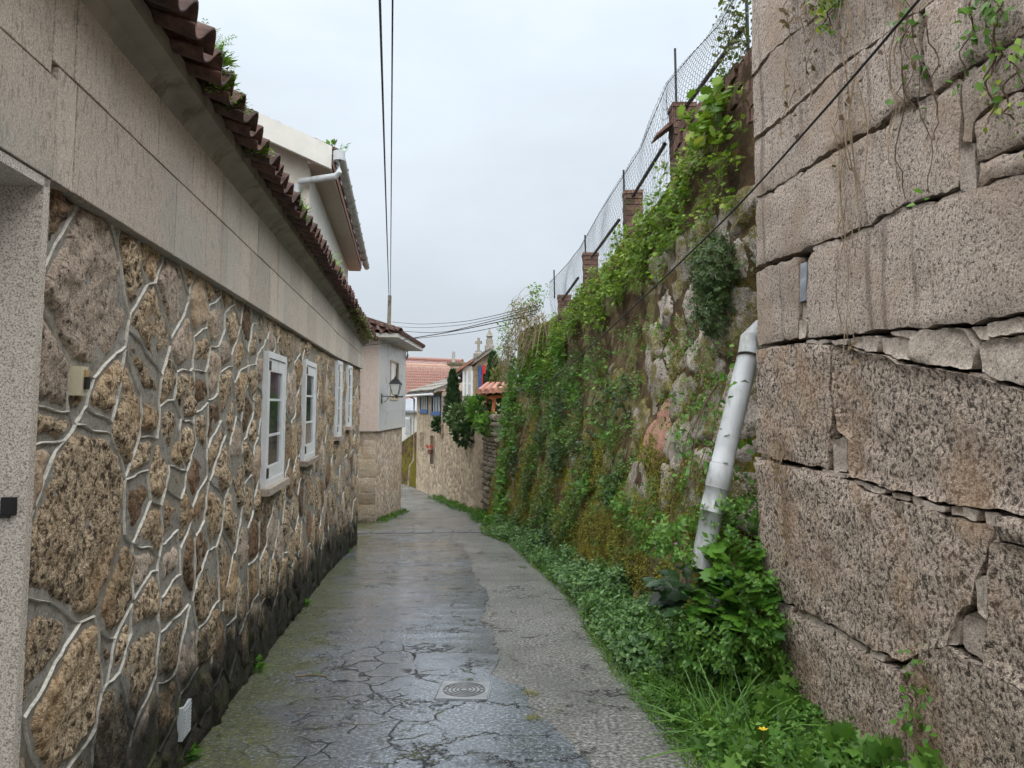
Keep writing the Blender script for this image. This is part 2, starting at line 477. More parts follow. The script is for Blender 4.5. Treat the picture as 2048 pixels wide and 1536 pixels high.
M['tile_red'] = tile_mat('new red clay tile', (.42, .235, .19), (.30, .15, .12), (.16, .08, .065), (.35, .2, .16), -.02)
M['white'] = plain('white painted aluminium', (.74, .76, .78), .35, .05, 5, dirt=(.4, .38, .33), dirt_amt=.1)
M['white_wall'] = plain('white render', (.60, .59, .55), .85, .06, 2, .002, dirt=(.30, .28, .25), dirt_amt=.12, fine=60)
M['cream'] = plain('cream rough render', (.58, .54, .47), .9, .08, 4, .007, dirt=(.36, .32, .26), dirt_amt=.12, fine=26)
M['soffit'] = plain('pinkish painted soffit', (.40, .34, .29), .8, .06, 2)
M['pvc'] = plain('white plastic pipe', (.50, .52, .54), .42, .08, 4, dirt=(.2, .2, .15), dirt_amt=.5)
M['grey_pvc'] = plain('grey plastic pipe', (.46, .49, .51), .4, .06, 4, dirt=(.25, .25, .22), dirt_amt=.15)
M['pvc_grey'] = plain('old grey gutter', (.36, .36, .35), .5, .1, 4, dirt=(.14, .12, .1), dirt_amt=.35)
M['black'] = plain('black plastic', (.012, .012, .013), .4, .1)
M['iron'] = plain('dark iron', (.022, .022, .024), .45, .2, 8)
M['wire'] = plain('rusty wire', (.05, .045, .04), .6, .3, 20)
M['cable'] = plain('black cable', (.014, .014, .016), .5, .1)
M['cream_plastic'] = plain('aged cream plastic', (.55, .50, .36), .45, .06)
M['amber'] = plain('amber plastic', (.42, .28, .12), .4, .06)
M['wood_grey'] = plain('weathered grey pole', (.17, .15, .12), .85, .35, 12, .006, dirt=(.06, .05, .04), dirt_amt=.3)
M['orange_wood'] = plain('orange stained timber', (.40, .14, .055), .55, .3, 9, .002)
M['blue'] = plain('blue paint', (.045, .125, .33), .5, .1)
M['red'] = plain('red paint', (.55, .03, .025), .5, .1)
M['dark'] = plain('dark interior', (.012, .011, .010), .8, .1)
M['slate'] = plain('blue grey slate', (.23, .25, .28), .5, .2, 8, .003)
M['slate_roof'] = rock('grey stone roof slab', (.36, .34, .31), (.25, .23, .21), (.12, .11, .095), grain=20, pits=8, depth=.01, objvar=.2, pit=(.2, .35), moss=(.16, .15, .06), moss_amt=.42)
def glass(name, c=(.03, .035, .04)):
    b = NB(name); return b.done(b.bsdf(c, .06, b.bump(b.noise(2.5, 2), .06, .02), .7))
M['glass'] = glass('window glass')
M['lampglass'] = plain('frosted lamp glass', (.62, .64, .63), .25, .04)
M['curtain'] = plain('pale curtain', (.55, .55, .53), .8, .12, 14)
M['granite'] = rock('pink grey granite block', (.72, .615, .53), (.46, .38, .32), (.12, .09, .072), grain=85, pits=60, depth=.014, objvar=.1, tint=(.34, .24, .16), pit=(.34, .5), streak=True, contrast=1.1)
M['granite_low'] = rock('rough weathered granite block', (.71, .60, .51), (.455, .365, .295), (.105, .08, .062), grain=66, pits=42, depth=.022, objvar=.09, tint=(.33, .2, .11), pit=(.38, .55), streak=False, contrast=1.2)
M['granite_shim'] = rock('pale packing stone', (.58, .50, .43), (.38, .32, .27), (.13, .11, .09), grain=60, pits=30, depth=.01, objvar=.2, pit=(.28, .42))
M['gap'] = plain('dark earth in joints', (.025, .02, .016), .95, .3, 20, .01)
M['ow_stone'] = rock('weathered wall stone', (.64, .58, .52), (.40, .355, .31), (.10, .083, .066), grain=44, pits=20, depth=.02, objvar=.28, tint=(.24, .2, .15), moss=(.20, .17, .03), moss_amt=.5, pit=(.32, .5), streak=True)
M['ow_moss'] = rock('moss-grown wall stone', (.46, .41, .35), (.27, .235, .195), (.07, .056, .043), grain=44, pits=20, depth=.02, objvar=.25, tint=(.2, .16, .1), moss=(.17, .15, .026), moss_amt=.6, pit=(.34, .52), streak=True)
M['ow_pink'] = rock('reddish wall stone', (.50, .29, .22), (.34, .18, .13), (.14, .075, .055), grain=40, pits=18, depth=.014, objvar=.1, moss=(.125, .12, .022), moss_amt=.42, pit=(.28, .42))
def earth():
    b = NB('mossy earth and mortar')
    f = b.noise(4, 6, .7); c = b.ramp(f, [(.3, (.025, .018, .011)), (.55, (.12, .08, .042)), (.75, (.24, .17, .10))])
    h = b.height()
    mn = b.math('ADD', b.noise(2.1, 5, .65, off=9), b.math('MULTIPLY_ADD', h, -.07, .12))
    mm = b.step(mn, .45, .58)
    mc = b.ramp(b.noise(16, 5, .7, off=3), [(.28, (.05, .042, .008)), (.5, (.17, .145, .02)), (.72, (.30, .28, .04))])
    c = b.mix(mm, c, mc)
    return b.done(b.bsdf(c, .95, b.bump(b.math('ADD', b.noise(26, 5, .75), b.math('MULTIPLY', b.noise(110, 3, .7), .4)), 1, .03), .2))
M['earth'] = earth()
M['brick'] = rock('weathered brick', (.27, .16, .125), (.165, .095, .073), (.06, .04, .032), grain=30, pits=16, depth=.006, objvar=.3, pit=(.25, .4), moss=(.12, .1, .03), moss_amt=.38)
M['b2_stone'] = rock('grey tan rubble stone', (.60, .52, .43), (.42, .35, .28), (.18, .14, .105), grain=24, pits=12, depth=.015, objvar=.3, pit=(.24, .4), stain=(.05, .05, .025), stain_h=(-.25, .25), tint=(.36, .25, .14))
M['far_stone'] = rock('tan rubble stone', (.66, .54, .40), (.46, .365, .26), (.2, .15, .10), grain=16, pits=8, depth=.02, objvar=.3, pit=(.22, .38))
M['dry_stone'] = rock('dark dry wall stone', (.36, .31, .25), (.22, .185, .145), (.07, .055, .04), grain=20, pits=9, depth=.02, objvar=.35, pit=(.24, .4), moss=(.10, .105, .03), moss_amt=.45)
M['far_mortar'] = plain('sandy lime mortar', (.44, .36, .265), .95, .25, 5, .01, dirt=(.13, .10, .07), dirt_amt=.3)
M['pink_panel'] = speck('pink granite tile', (.66, .54, .48), (.56, .45, .40), (.40, .31, .27), 60)
M['blue_panel'] = plain('pale grey glazed tile', (.52, .53, .53), .3, .05, 2)
M['stone_carved'] = rock('carved weathered granite', (.40, .38, .33), (.28, .26, .22), (.12, .11, .09), grain=14, pits=8, depth=.01, objvar=.1, pit=(.22, .36), moss=(.15, .16, .07), moss_amt=.4)

L = {}
L['lime'] = leaf('lime green foliage', [(.05, (.06, .14, .012)), (.4, (.16, .30, .024)), (.75, (.26, .40, .034)), (1, (.42, .38, .06))])
L['bright'] = leaf('bright green foliage', [(.05, (.03, .10, .012)), (.45, (.075, .2, .022)), (.85, (.13, .29, .035))])
L['mid'] = leaf('mid green weed leaves', [(.05, (.035, .10, .016)), (.45, (.10, .235, .036)), (.9, (.2, .37, .07))])
L['mint'] = leaf('grey green nettle leaves', [(.05, (.03, .085, .022)), (.45, (.10, .21, .062)), (.9, (.2, .35, .12))])
L['dark'] = leaf('dark ivy leaves', [(.05, (.008, .028, .009)), (.5, (.022, .058, .018)), (.95, (.05, .105, .04))], .32, .2)
L['ivy'] = leaf('blue green bush leaves', [(.05, (.026, .052, .016)), (.5, (.075, .125, .04)), (.95, (.15, .225, .085))], .5, .2)
L['olive_green'] = leaf('dull green wall weeds', [(.05, (.025, .05, .012)), (.45, (.075, .135, .032)), (.8, (.13, .21, .06)), (1, (.2, .2, .06))])
L['olive'] = leaf('olive dry foliage', [(.05, (.06, .05, .018)), (.4, (.12, .115, .028)), (.7, (.1, .15, .03)), (1, (.19, .13, .05))])
L['brown'] = leaf('dead brown creeper', [(.05, (.04, .022, .012)), (.5, (.12, .075, .035)), (1, (.24, .17, .09))], .7, .15)
L['moss'] = leaf('moss tufts', [(.05, (.06, .05, .008)), (.5, (.17, .16, .02)), (1, (.32, .32, .04))], .8, .2)
L['grass'] = leaf('grass blades', [(.05, (.035, .10, .014)), (.5, (.085, .205, .025)), (.9, (.17, .31, .05)), (1, (.28, .26, .09))], .4, .3)
M['stem'] = plain('brown stem', (.12, .075, .045), .8, .3, 10)
M['stem_pale'] = plain('pale dry stem', (.27, .20, .13), .8, .3, 10)
M['yellow'] = plain('yellow petal', (.75, .50, .02), .5, .1)

def asphalt(name, base, stone_c, wet, crack_boxes, grain=95, film=.5):
    b = NB(name)
    x, y, z = b.sep()
    flat = b.t.nodes.new('ShaderNodeCombineXYZ'); b.put(flat.inputs[0], x); b.put(flat.inputs[1], y)
    fv = flat.outputs[0]
    v1 = b.voro(grain, 'F1', fv, 0); cr = b.voro(grain, 'F1', fv, 1)
    g = b.noise(grain * .8, 4, .7, fv)
    c = b.ramp(g, [(.38, tuple(q * .22 for q in base)), (.51, base), (.65, stone_c)])
    big = b.noise(.9, 5, .65, fv, off=6)
    c = b.mix(b.math('MULTIPLY', b.step(big, .42, .62), .5), c, tuple(q * .5 for q in base))
    hgt = b.math('ADD', b.math('MULTIPLY', b.math('SUBTRACT', 1, v1), .22), g)
    # cracks: warped cell edges, only inside worn areas
    wv = b.warp(.34, 1.9, fv); wv = b.warp(.07, 9, wv)
    mask = None
    for (x0, y0, rx, ry) in crack_boxes:
        dx = b.math('DIVIDE', b.math('SUBTRACT', x, x0), rx); dy = b.math('DIVIDE', b.math('SUBTRACT', y, y0), ry)
        d = b.math('ADD', b.math('MULTIPLY', dx, dx), b.math('MULTIPLY', dy, dy))
        d = b.math('ADD', d, b.math('MULTIPLY_ADD', b.noise(1.8, 3, .5, fv, off=x0 + 3), 1.4, -.7))
        q = b.math('SUBTRACT', 1, b.step(d, .75, 1.05)); mask = q if mask is None else b.math('MAXIMUM', mask, q)
    e1 = b.voro(3.4, 'DISTANCE_TO_EDGE', wv); e2 = b.voro(1.15, 'DISTANCE_TO_EDGE', wv)
    c1 = b.math('MULTIPLY', b.math('SUBTRACT', 1, b.step(e1, .006, .04)), b.step(b.noise(3.1, 3, .6, fv, off=41), .4, .5))
    rd = b.math('ABSOLUTE', b.math('SUBTRACT', b.noise(1.15, 7, .62, fv, off=15), .5)); rd2 = b.math('ABSOLUTE', b.math('SUBTRACT', b.noise(.9, 7, .66, fv, off=52), .5))
    c2 = b.math('MAXIMUM', b.math('SUBTRACT', 1, b.step(rd, .003, .013)), b.math('MULTIPLY', b.math('SUBTRACT', 1, b.step(rd2, .0015, .007)), .8))
    c2 = b.math('MULTIPLY', c2, b.step(b.noise(1.6, 3, .6, fv, off=61), .42, .55))
    ck = b.math('MAXIMUM', b.math('MULTIPLY', c1, mask), c2) if mask is not None else c2
    c = b.mix(b.math('MULTIPLY', ck, .92), c, b.mix(b.step(b.noise(5, 3, .6, fv, off=8), .53, .62), (.01, .01, .01), (.05, .055, .012)))
    # moss creeping in from the left wall
    lw = b.math('ADD', x, b.math('MULTIPLY_ADD', y, .1254, 1.192))       # distance from the left wall
    mo = b.math('ADD', lw, b.math('MULTIPLY_ADD', b.noise(2.6, 5, .7, fv, off=19), -1.5, .75))
    mm = b.math('MULTIPLY', b.math('SUBTRACT', 1, b.step(mo, .12, .68)), b.step(b.noise(40, 2, .6, fv), .3, .5))
    mm = b.math('MULTIPLY', mm, b.step(b.noise(.6, 2, .5, fv, off=4), .3, .46))
    c = b.mix(b.math('MULTIPLY', mm, .85), c, b.ramp(b.noise(22, 3, .6, fv, off=1), [(.3, (.025, .03, .006)), (.7, (.13, .13, .018))]))
    rw = b.step(b.noise(1.5, 4, .6, fv, off=12), .38, .64)
    pud = b.step(b.noise(3.0, 4, .55, fv, off=27), .67, .72)
    rgh = b.math('MULTIPLY_ADD', rw, .2, wet)
    rgh = b.math('MULTIPLY', rgh, b.math('MULTIPLY_ADD', pud, -.75, 1))
    rgh = b.math('ADD', rgh, b.math('MULTIPLY', mm, .4), 0, True)
    hgt = b.math('SUBTRACT', b.math('MULTIPLY', hgt, b.math('MULTIPLY_ADD', pud, -.85, 1)), b.math('MULTIPLY', ck, 2.2))
    n = b.bump(hgt, .55, .0035)
    cw = b.math('MULTIPLY', b.math('MULTIPLY_ADD', b.step(b.noise(.55, 4, .6, fv, off=33), .35, .6), .65, .35), film)
    cw = b.math('MULTIPLY', cw, b.math('SUBTRACT', 1, ck))
    rgh = b.math('MAXIMUM', rgh, b.math('MULTIPLY', ck, .9))
    return b.done(b.bsdf(c, rgh, n, .5, **{'Coat Weight': cw, 'Coat Roughness': .12, 'Coat IOR': 1.33, 'Coat Normal': b.bump(b.math('MULTIPLY', hgt, .5), .35, .003)}))
M['asph_old'] = asphalt('old pale asphalt', (.165, .16, .15), (.42, .41, .385), .5, [(-.6, 18, 1.6, 2.0)], 50, .45)
M['asph_new'] = asphalt('wet dark asphalt patch', (.112, .13, .155), (.37, .415, .465), .2, [(-.98, 5.5, .6, 1.5), (-.85, 4.2, .7, .6)], 52, 1.0)
M['paver'] = plain('wet grey paving stone', (.16, .165, .17), .35, .3, 5, .003)
M['soil'] = plain('damp soil', (.05, .038, .022), .95, .3, 6, .02, dirt=(.05, .055, .015), dirt_amt=.5)
M['iron_groove'] = plain('dark cast iron ridge', (.14, .145, .15), .4, .2, 10)
M['iron_cover'] = plain('wet cast iron cover', (.33, .345, .36), .32, .2, 10, .001, metal=.3)

# ------------------------------------------------------------------ ground and lane
def wx(Y):                                   # face line of the left house in plan
    return -1.192 - .1254 * Y if Y < 11 else -2.571 - .0916 * (Y - 11)
def LW(Y, z, o): return Vector((wx(Y) + o * .992, Y + o * .124, z))
EDGE = [ground(*q) for q in ((1620, 1800), (1390, 1536), (1250, 1370), (1185, 1270), (1130, 1190), (1020, 1090), (965, 1068))] + [Vector((-1.0, 22.5, 0)), Vector((-1.13, 23.6, 0)), Vector((-2.3, 27, 0)), Vector((-4.0, 32.5, 0)), Vector((-7, 42, 0))]
def edge_x(Y):                               # right edge of the paving
    if Y <= EDGE[0].y: return EDGE[0].x
    for a, b in zip(EDGE, EDGE[1:]):
        if a.y <= Y <= b.y: return a.x + (b.x - a.x) * (Y - a.y) / (b.y - a.y)
    return EDGE[-1].x
def road_z(x, y):
    return zg(y) + .012 * nz(x, y, 0, .9) + .004 * nz(x, y, 4, 5)
def strip(name, x0f, x1f, Y0, Y1, ny, nx, lift, mat, kind='structure'):
    V = []; Fq = []
    for j in range(ny + 1):
        Y = Y0 + (Y1 - Y0) * j / ny; a, b = x0f(Y), x1f(Y)
        for i in range(nx + 1):
            x = a + (b - a) * i / nx; V.append((x, Y, road_z(x, Y) + lift))
    for j in range(ny):
        for i in range(nx):
            q = j * (nx + 1) + i; Fq.append((q, q + 1, q + nx + 2, q + nx + 1))
    o = build_np(name, V, Fq, mat, None, (0, 0, 0), kind, True)
    return o
V = []; Fq = []
for j in range(61):
    Y = -12 + 6 * j if j < 20 else 108 + 20 * (j - 20)
    for i in range(21):
        V.append((-100 + 10 * i, Y, zg(Y) - .06))
for j in range(60):
    for i in range(20): q = j * 21 + i; Fq.append((q, q + 1, q + 22, q + 21))
build_np('ground', V, Fq, M['soil'], None, (0, 0, 0), 'structure')
strip('road', lambda Y: wx(Y) - .12 if Y < 14.85 else -9.0, lambda Y: edge_x(Y) + .05 + .05 * nz(0, Y, 0, 2.5) + .03 * nz(3, Y, 0, 7), -4, 44, 420, 26, 0, M['asph_old'])
PB = [ground(*q) for q in ((1300, 1700), (1180, 1536), (1120, 1470), (1060, 1420), (1050, 1375), (988, 1356), (1000, 1300), (985, 1270), (962, 1240), (975, 1200), (950, 1150), (938, 1115), (925, 1090), (900, 1076))]
def patch_x(Y):
    if Y <= PB[0].y: return PB[0].x
    for a, b in zip(PB, PB[1:]):
        if a.y <= Y <= b.y: x = a.x + (b.x - a.x) * (Y - a.y) / (b.y - a.y); break
    else: x = PB[-1].x
    return x + .07 * nz(5, Y, 0, 2.3) + .04 * nz(5, Y, 2, 9) + .02 * nz(5, Y, 4, 27)
pt = strip('asphalt_patch', lambda Y: wx(Y) - .1, patch_x, -4, 16.3, 700, 16, .007, M['asph_new'])
# gutter of stone pavers across the lane
drain = thing('drain_channel', 'row of wet paving stones forming a gutter across the lane', 'gutter', (-2.0, 16.7, zg(16.7)))
gx = -3.9
k = 0
while gx < -.75:
    wd = rng.uniform(.34, .5)
    y0 = 16.65 + (gx + 3.9) * .12
    for row in range(2):
        yy = y0 + row * .3
        mb = MB(); z0 = zg(yy + .14)
        mb.box8([(gx + .012, yy + .012, z0 - .05), (gx + wd - .012, yy + .03, z0 - .05), (gx + wd - .012, yy + .285, z0 - .07), (gx + .02, yy + .285, z0 - .07),
                 (gx + .012, yy + .012, z0 + .02), (gx + wd - .012, yy + .03, z0 + .022), (gx + wd - .012, yy + .285, z0 + .004), (gx + .02, yy + .285, z0 + .002)])
        mb.build('paver', M['paver'], drain)
    gx += wd; k += 1
# manhole cover with raised rings
mc = ground(928, 1382)
mh = thing('manhole_cover', 'square cast iron utility cover with concentric rings set in the wet asphalt', 'manhole cover', (mc.x, mc.y, road_z(mc.x, mc.y)))
zc = road_z(mc.x, mc.y) + .009
T = Matrix.Translation((mc.x, mc.y, zc)) @ Matrix.Rotation(R(-2), 4, 'Z') @ Matrix.Rotation(-math.atan(.0675), 4, 'X')
hw, hl = .172, .2
mb = MB(); mb.box(-hw, hw, -hl, hl, -.03, .004, T); mb.build('cover_plate', M['iron_cover'], mh)
mb = MB()
for (a0, a1, c0, c1) in ((-hw - .012, -hw - .004, -hl, hl), (hw + .004, hw + .012, -hl, hl), (-hw, hw, -hl - .012, -hl - .004), (-hw, hw, hl + .004, hl + .012)):
    mb.box(a0, a1, c0, c1, -.03, .006, T)
mb.build('frame', M['iron_cover'], mh)
for r0 in (.03, .058, .086, .114, .142):
    mb = MB(); n = 40
    vs = []
    for k in range(n):
        t = 2 * math.pi * k / n
        for rr, zz in ((r0 - .006, .004), (r0 - .003, .009), (r0 + .003, .009), (r0 + .006, .004)):
            vs.append(T @ Vector((rr * math.cos(t), rr * 1.12 * math.sin(t), zz)))
    mb.add(vs, [(k * 4 + q, k * 4 + q + 1, ((k + 1) % n) * 4 + q + 1, ((k + 1) % n) * 4 + q) for k in range(n) for q in range(3)])
    mb.build('ring', M['iron_groove'], mh)
for k in range(14):
    t = 2 * math.pi * k / 14
    mb = MB(); mb.box(-.008, .008, -.004, .004, .004, .008, T @ Matrix.Translation((.128 * math.cos(t), .128 * 1.12 * math.sin(t), 0)) @ Matrix.Rotation(t, 4, 'Z')); mb.build('stud', M['iron_groove'], mh)

# ------------------------------------------------------------------ left house
HL = Vector((-1.6, 8, zg(8)))
house = thing('stone_house', 'long low stone house on the left with raised white pointing, granite cladding and tiled eave', 'house', HL)
def ze(Y): return 2.95 if Y < 10.5 else 2.95 - (Y - 10.5) * .05
def zj(Y): return 2.668 if Y < 10 else 2.668 - (Y - 10) * .024
ZB = 2.297
Y_END = 14.8
# mortar bed of the wall
def mort(Y, z): return .008 * nz(Y, z, 1, 6) + .007 * nz(Y, z, 2, 17) + .003 * nz(Y, z, 2, 40)
def bend(p):                                 # joints wander
    a, b = p
    return (a + .05 * nz(a, b, 31, 2.6) + .022 * nz(a, b, 37, 6), b + .05 * nz(a, b, 43, 2.6) + .022 * nz(a, b, 47, 6))
V = []; Fq = []
ny, nzn = 400, 70
for j in range(ny + 1):
    Y = 2.34 + (Y_END - 2.34) * j / ny
    for i in range(nzn + 1):
        z0 = zg(Y) - .15; z = z0 + (2.42 - z0) * i / nzn
        V.append(LW(Y, z, mort(Y, z)))
for j in range(ny):
    for i in range(nzn): q = j * (nzn + 1) + i; Fq.append((q, q + nzn + 1, q + nzn + 2, q + 1))
V = np.array([tuple(v) for v in V])
wall = build_np('wall', V, Fq, M['mortar'], house, (wx(8), 8, zg(8)), None, True)
# masses behind: end wall, wall over and before the door, back
mb = MB()
mb.box8([LW(Y_END, zg(Y_END) - .2, -.02), LW(Y_END, zg(Y_END) - .2, -4), LW(Y_END - .3, zg(Y_END) - .2, -4), LW(Y_END - .3, zg(Y_END) - .2, -.02),
         LW(Y_END, 2.8, -.02), LW(Y_END, 3.9, -4), LW(Y_END - .3, 3.9, -4), LW(Y_END - .3, 2.8, -.02)])
mb.fbox(LW, -4, .9, -.3, 2.325, -.4, 0); mb.fbox(LW, -4, 10.99, 2.34, 2.75, -.4, -.005); mb.fbox(LW, 11, Y_END - .3, 2.34, 2.75, -.4, -.005)
mb.build('gable_wall', M['cream'], house)

# stones: centres surveyed from the photograph, the rest filled in
WIN = []                                     # windows: (Y0, Y1, z0, z1)
fx_left = lambda Y, z: wx(Y)
def hl(x, y): return hit(x, y, fx_left)
wpx = [((519, 985), (565, 711), (530, 707)), ((600, 928), (627, 725), (603, 722)), ((668, 878), (681, 712), (672, 712)), ((690, 857), (701, 729), (695, 729))]
for (a, b_, c_) in wpx:
    A_, B_, C_ = hl(*a), hl(*b_), hl(*c_)
    WIN.append((A_.y, B_.y, A_.z, min((B_.z + C_.z) / 2, ZB - .03)))
pix = [(180, 570, .36), (217, 470, 0), (255, 492, 0), (130, 430, 0), (343, 590, .13), (397, 613, 0), (100, 767, 0), (98, 860, 0), (160, 745, .05), (197, 780, 0), (183, 860, .05),
       (253, 850, .08), (288, 845, 0), (310, 680, .09), (362, 700, .1), (402, 700, 0), (430, 650, 0), (462, 655, 0), (495, 640, 0), (425, 742, 0), (450, 715, 0), (476, 722, .04),
       (298, 747, 0), (335, 765, 0), (358, 775, 0), (400, 785, 0), (450, 777, .06), (480, 775, 0), (503, 765, 0), (333, 853, .1), (373, 813, 0), (367, 885, .07), (402, 845, 0), (427, 840, 0),
       (460, 838, 0), (432, 893, .05), (468, 880, 0), (497, 820, 0), (503, 872, 0), (165, 1037, .42), (100, 925, 0), (281, 912, 0), (315, 950, .05), (350, 958, 0), (387, 962, .07), (356, 908, 0),
       (279, 985, 0), (298, 1065, .06), (340, 1032, .04), (370, 1040, 0), (398, 1032, 0), (426, 1028, .09), (439, 933, .09), (476, 972, 0), (464, 1045, .09), (497, 1000, .05), (495, 920, 0),
       (228, 1198, .16), (112, 1272, .14), (340, 1123, .09), (286, 1136, 0), (377, 1095, 0), (402, 1086, 0), (286, 1227, .12), (414, 1180, .2), (340, 1208, 0), (213, 1277, 0), (241, 1270, 0),
       (141, 1400, .28), (277, 1330, .2), (340, 1285, .05), (232, 1458, .14), (375, 1314, 0), (414, 1262, .1), (464, 1177, .1), (505, 1074, .1), (503, 1160, .08), (290, 1475, .1), (150, 1560, .1),
       (582, 793, .13), (573, 890, .14), (580, 690, 0), (613, 697, .08), (647, 743, .1), (640, 790, .08), (577, 977, .1), (540, 1010, 0), (573, 1043, .14), (630, 840, .06), (612, 985, .13), (545, 1060, .09), (640, 690, .06)]
seeds = []
for x, y, r_ in pix:
    p = hl(x, y)
    if p and 2.3 < p.y < 14.8: seeds.append((p.y, p.z, r_ * .8, x, y))
def in_win(a, z, m=.0): return any(w0 - m < a < w1 + m and z0 - m < z < z1 + m for w0, w1, z0, z1 in WIN)
tries = 0
while tries < 9000:
    tries += 1
    a = rng.uniform(2.4, 14.75); z = rng.uniform(zg(a) - .05, 2.4)
    mind = .24 if a < 6.5 else .29
    if in_win(a, z, .06): continue
    if all(math.hypot(a - s[0], z - s[1]) > mind + s[2] * .75 for s in seeds): seeds.append((a, z, rng.uniform(0, .05), 0, 0))
for (w0, w1, z0, z1) in WIN:                 # keep-out seeds over the windows
    n1 = max(2, int((w1 - w0) / .18)); n2 = max(3, int((z1 - z0) / .18))
    for i in range(n1):
        for j in range(n2): seeds.append((w0 + (w1 - w0) * (i + .5) / n1, z0 + (z1 - z0) * (j + .5) / n2, 0, -1, 0))
bx = [(2.38, -1.4), (14.78, -1.4), (14.78, 2.34), (2.38, 2.34)]
cc = cells([(s[0], s[1], s[2]) for s in seeds], bx)
edges = {}
count = 0
for s, poly in zip(seeds, cc):
    if poly is None or s[3] == -1: continue
    low = zg(pcent(poly)[0])
    poly = clip_half(poly, .0, -1, -(low - .02))
    if len(poly) < 3 or abs(parea(poly)) < .006: continue
    if parea(poly) < 0: poly = poly[::-1]
    for i in range(len(poly)):
        a, b_ = poly[i], poly[(i + 1) % len(poly)]
        if math.hypot(a[0] - b_[0], a[1] - b_[1]) < .035: continue
        m = ((a[0] + b_[0]) / 2, (a[1] + b_[1]) / 2)
        edges.setdefault((round(m[0] * 200), round(m[1] * 200)), (a, b_))
    sz = math.sqrt(parea(poly))
    near = s[0] < 7.6
    gap = rng.uniform(.003, .018) + (.008 if sz > .25 and near else 0)
    if near and sz < .3 and rng.random() < .3: gap += .024
    q = inset(poly, min(gap, sz * .2))
    if not q or parea(q) < .003: continue
    q = [bend(p) for p in resample(chaikin(q, 1, .14), .05)]
    big_ = s[2] > .1
    mt = M['stone_pale'] if (s[3], s[4]) in ((180, 570), (343, 590), (582, 793)) or (rng.random() < .13 and not big_) else (M['stone_dark'] if rng.random() < .1 and not big_ else M['stone_tan'])
    stp = .02 if s[0] < 4.6 else (.04 if s[0] < 8.5 else .07)
    sv, sf = stone(LW, q, stp, rng.uniform(.008, .022), .05, .03 if near else .022, s[0] * 3.7 + s[1] * 11, min(.035, sz * .2), .024, .03, 11, .12)
    if count < 299: build('stone', sv, sf, mt, wall, None, True)
    count += 1
# raised pointing: one bead per joint length, joined in runs
bead = MB()
for (a, b_) in edges.values():
    Lh = math.hypot(a[0] - b_[0], a[1] - b_[1])
    if (a[1] + b_[1]) / 2 > 2.31 or min(a[1] - zg(a[0]), b_[1] - zg(b_[0])) < .03: continue
    if in_win((a[0] + b_[0]) / 2, (a[1] + b_[1]) / 2, -.005): continue
    if a[0] < 2.4 and b_[0] < 2.4: continue
    mY = (a[0] + b_[0]) / 2
    if rng.random() < (.08 if mY < 6.0 else (.3 if mY < 8.5 else .7)): continue
    n = max(2, int(Lh / .035)); sd_ = rng.uniform(0, 50)
    pts = []
    for i in range(n + 1):
        t = i / n; y_ = a[0] + (b_[0] - a[0]) * t; z_ = a[1] + (b_[1] - a[1]) * t
        k_ = math.sin(math.pi * t)
        y_, z_ = bend((y_, z_))
        pts.append((y_, z_))
    wd = rng.uniform(.0016, .0026)
    vs = []; fs = []
    for i, (y_, z_) in enumerate(pts):
        j0, j1 = max(0, i - 1), min(n, i + 1)
        dx, dz = pts[j1][0] - pts[j0][0], pts[j1][1] - pts[j0][1]; l_ = math.hypot(dx, dz) or 1
        px, pz = -dz / l_, dx / l_
        wv = wd * (1 + .35 * nz(y_, z_, 3, 12))
        for off, oo in ((-2.4, -.004), (-1, .006), (0, .0085), (1, .006), (2.4, -.004)):
            vs.append(LW(y_ + px * wv * off, z_ + pz * wv * off, oo + .001 + mort(y_, z_)))
    for i in range(n):
        for k in range(4): fs.append((i * 5 + k, (i + 1) * 5 + k, (i + 1) * 5 + k + 1, i * 5 + k + 1))
    bead.add(vs, fs)
o = bead.build('pointing', M['bead'], wall); o['kind'] = 'stuff'
# ochre mortar strip beside the door
V = []; Fq = []
for i in range(41):
    z = -.25 + 2.57 * i / 40
    for k in range(5):
        Y = 2.338 + (.06 + .03 * nz(z, 0, 0, 4)) * k / 4; V.append(LW(Y, z, .022 + .012 * nz(Y, z, 3, 9) - .002 * k * k))
for i in range(40):
    for k in range(4): q = i * 5 + k; Fq.append((q, q + 1, q + 6, q + 5))
build_np('mortar_strip', np.array([tuple(v) for v in V]), Fq, M['ochre'], house, (wx(2.5), 2.5, 0), None, True)

# granite cladding panels
def hs_(x, y): return hit(x, y, lambda Y, z: wx(Y) + .055)
def panel(y0, y1, zf0, zf1, o1, mat=None):
    mb = MB(); g = .0035
    y0 += g; y1 -= g; e = .002
    b0, b1, t0, t1 = zf0(y0) + g, zf0(y1) + g, zf1(y0) - g, zf1(y1) - g
    o1 += rng.uniform(-.002, .002)
    back = [LW(y0, b0, .0), LW(y1, b1, .0), LW(y1, t1, .0), LW(y0, t0, .0)]
    mid = [LW(y0, b0, o1 - e), LW(y1, b1, o1 - e), LW(y1, t1, o1 - e), LW(y0, t0, o1 - e)]
    fr = [LW(y0 + e, b0 + e, o1), LW(y1 - e, b1 + e, o1), LW(y1 - e, t1 - e, o1), LW(y0 + e, t0 - e, o1)]
    fs = [(8, 9, 10, 11)] + [(4 + i, 4 + (i + 1) % 4, 8 + (i + 1) % 4, 8 + i) for i in range(4)] + [(i, (i + 1) % 4, 4 + (i + 1) % 4, 4 + i) for i in range(4)] + [(3, 2, 1, 0)]
    return build('cladding_panel', back + mid + fr, fs, mat or M['slab'], house)
low = [-1.4, -.75, -.1, .58, 1.25] + [hs_(x, y).y for x, y in ((106, 300), (143, 380), (267, 455), (348, 505), (409, 545), (452, 570))]
while low[-1] < 14.3: low.append(low[-1] + rng.uniform(.62, .78))
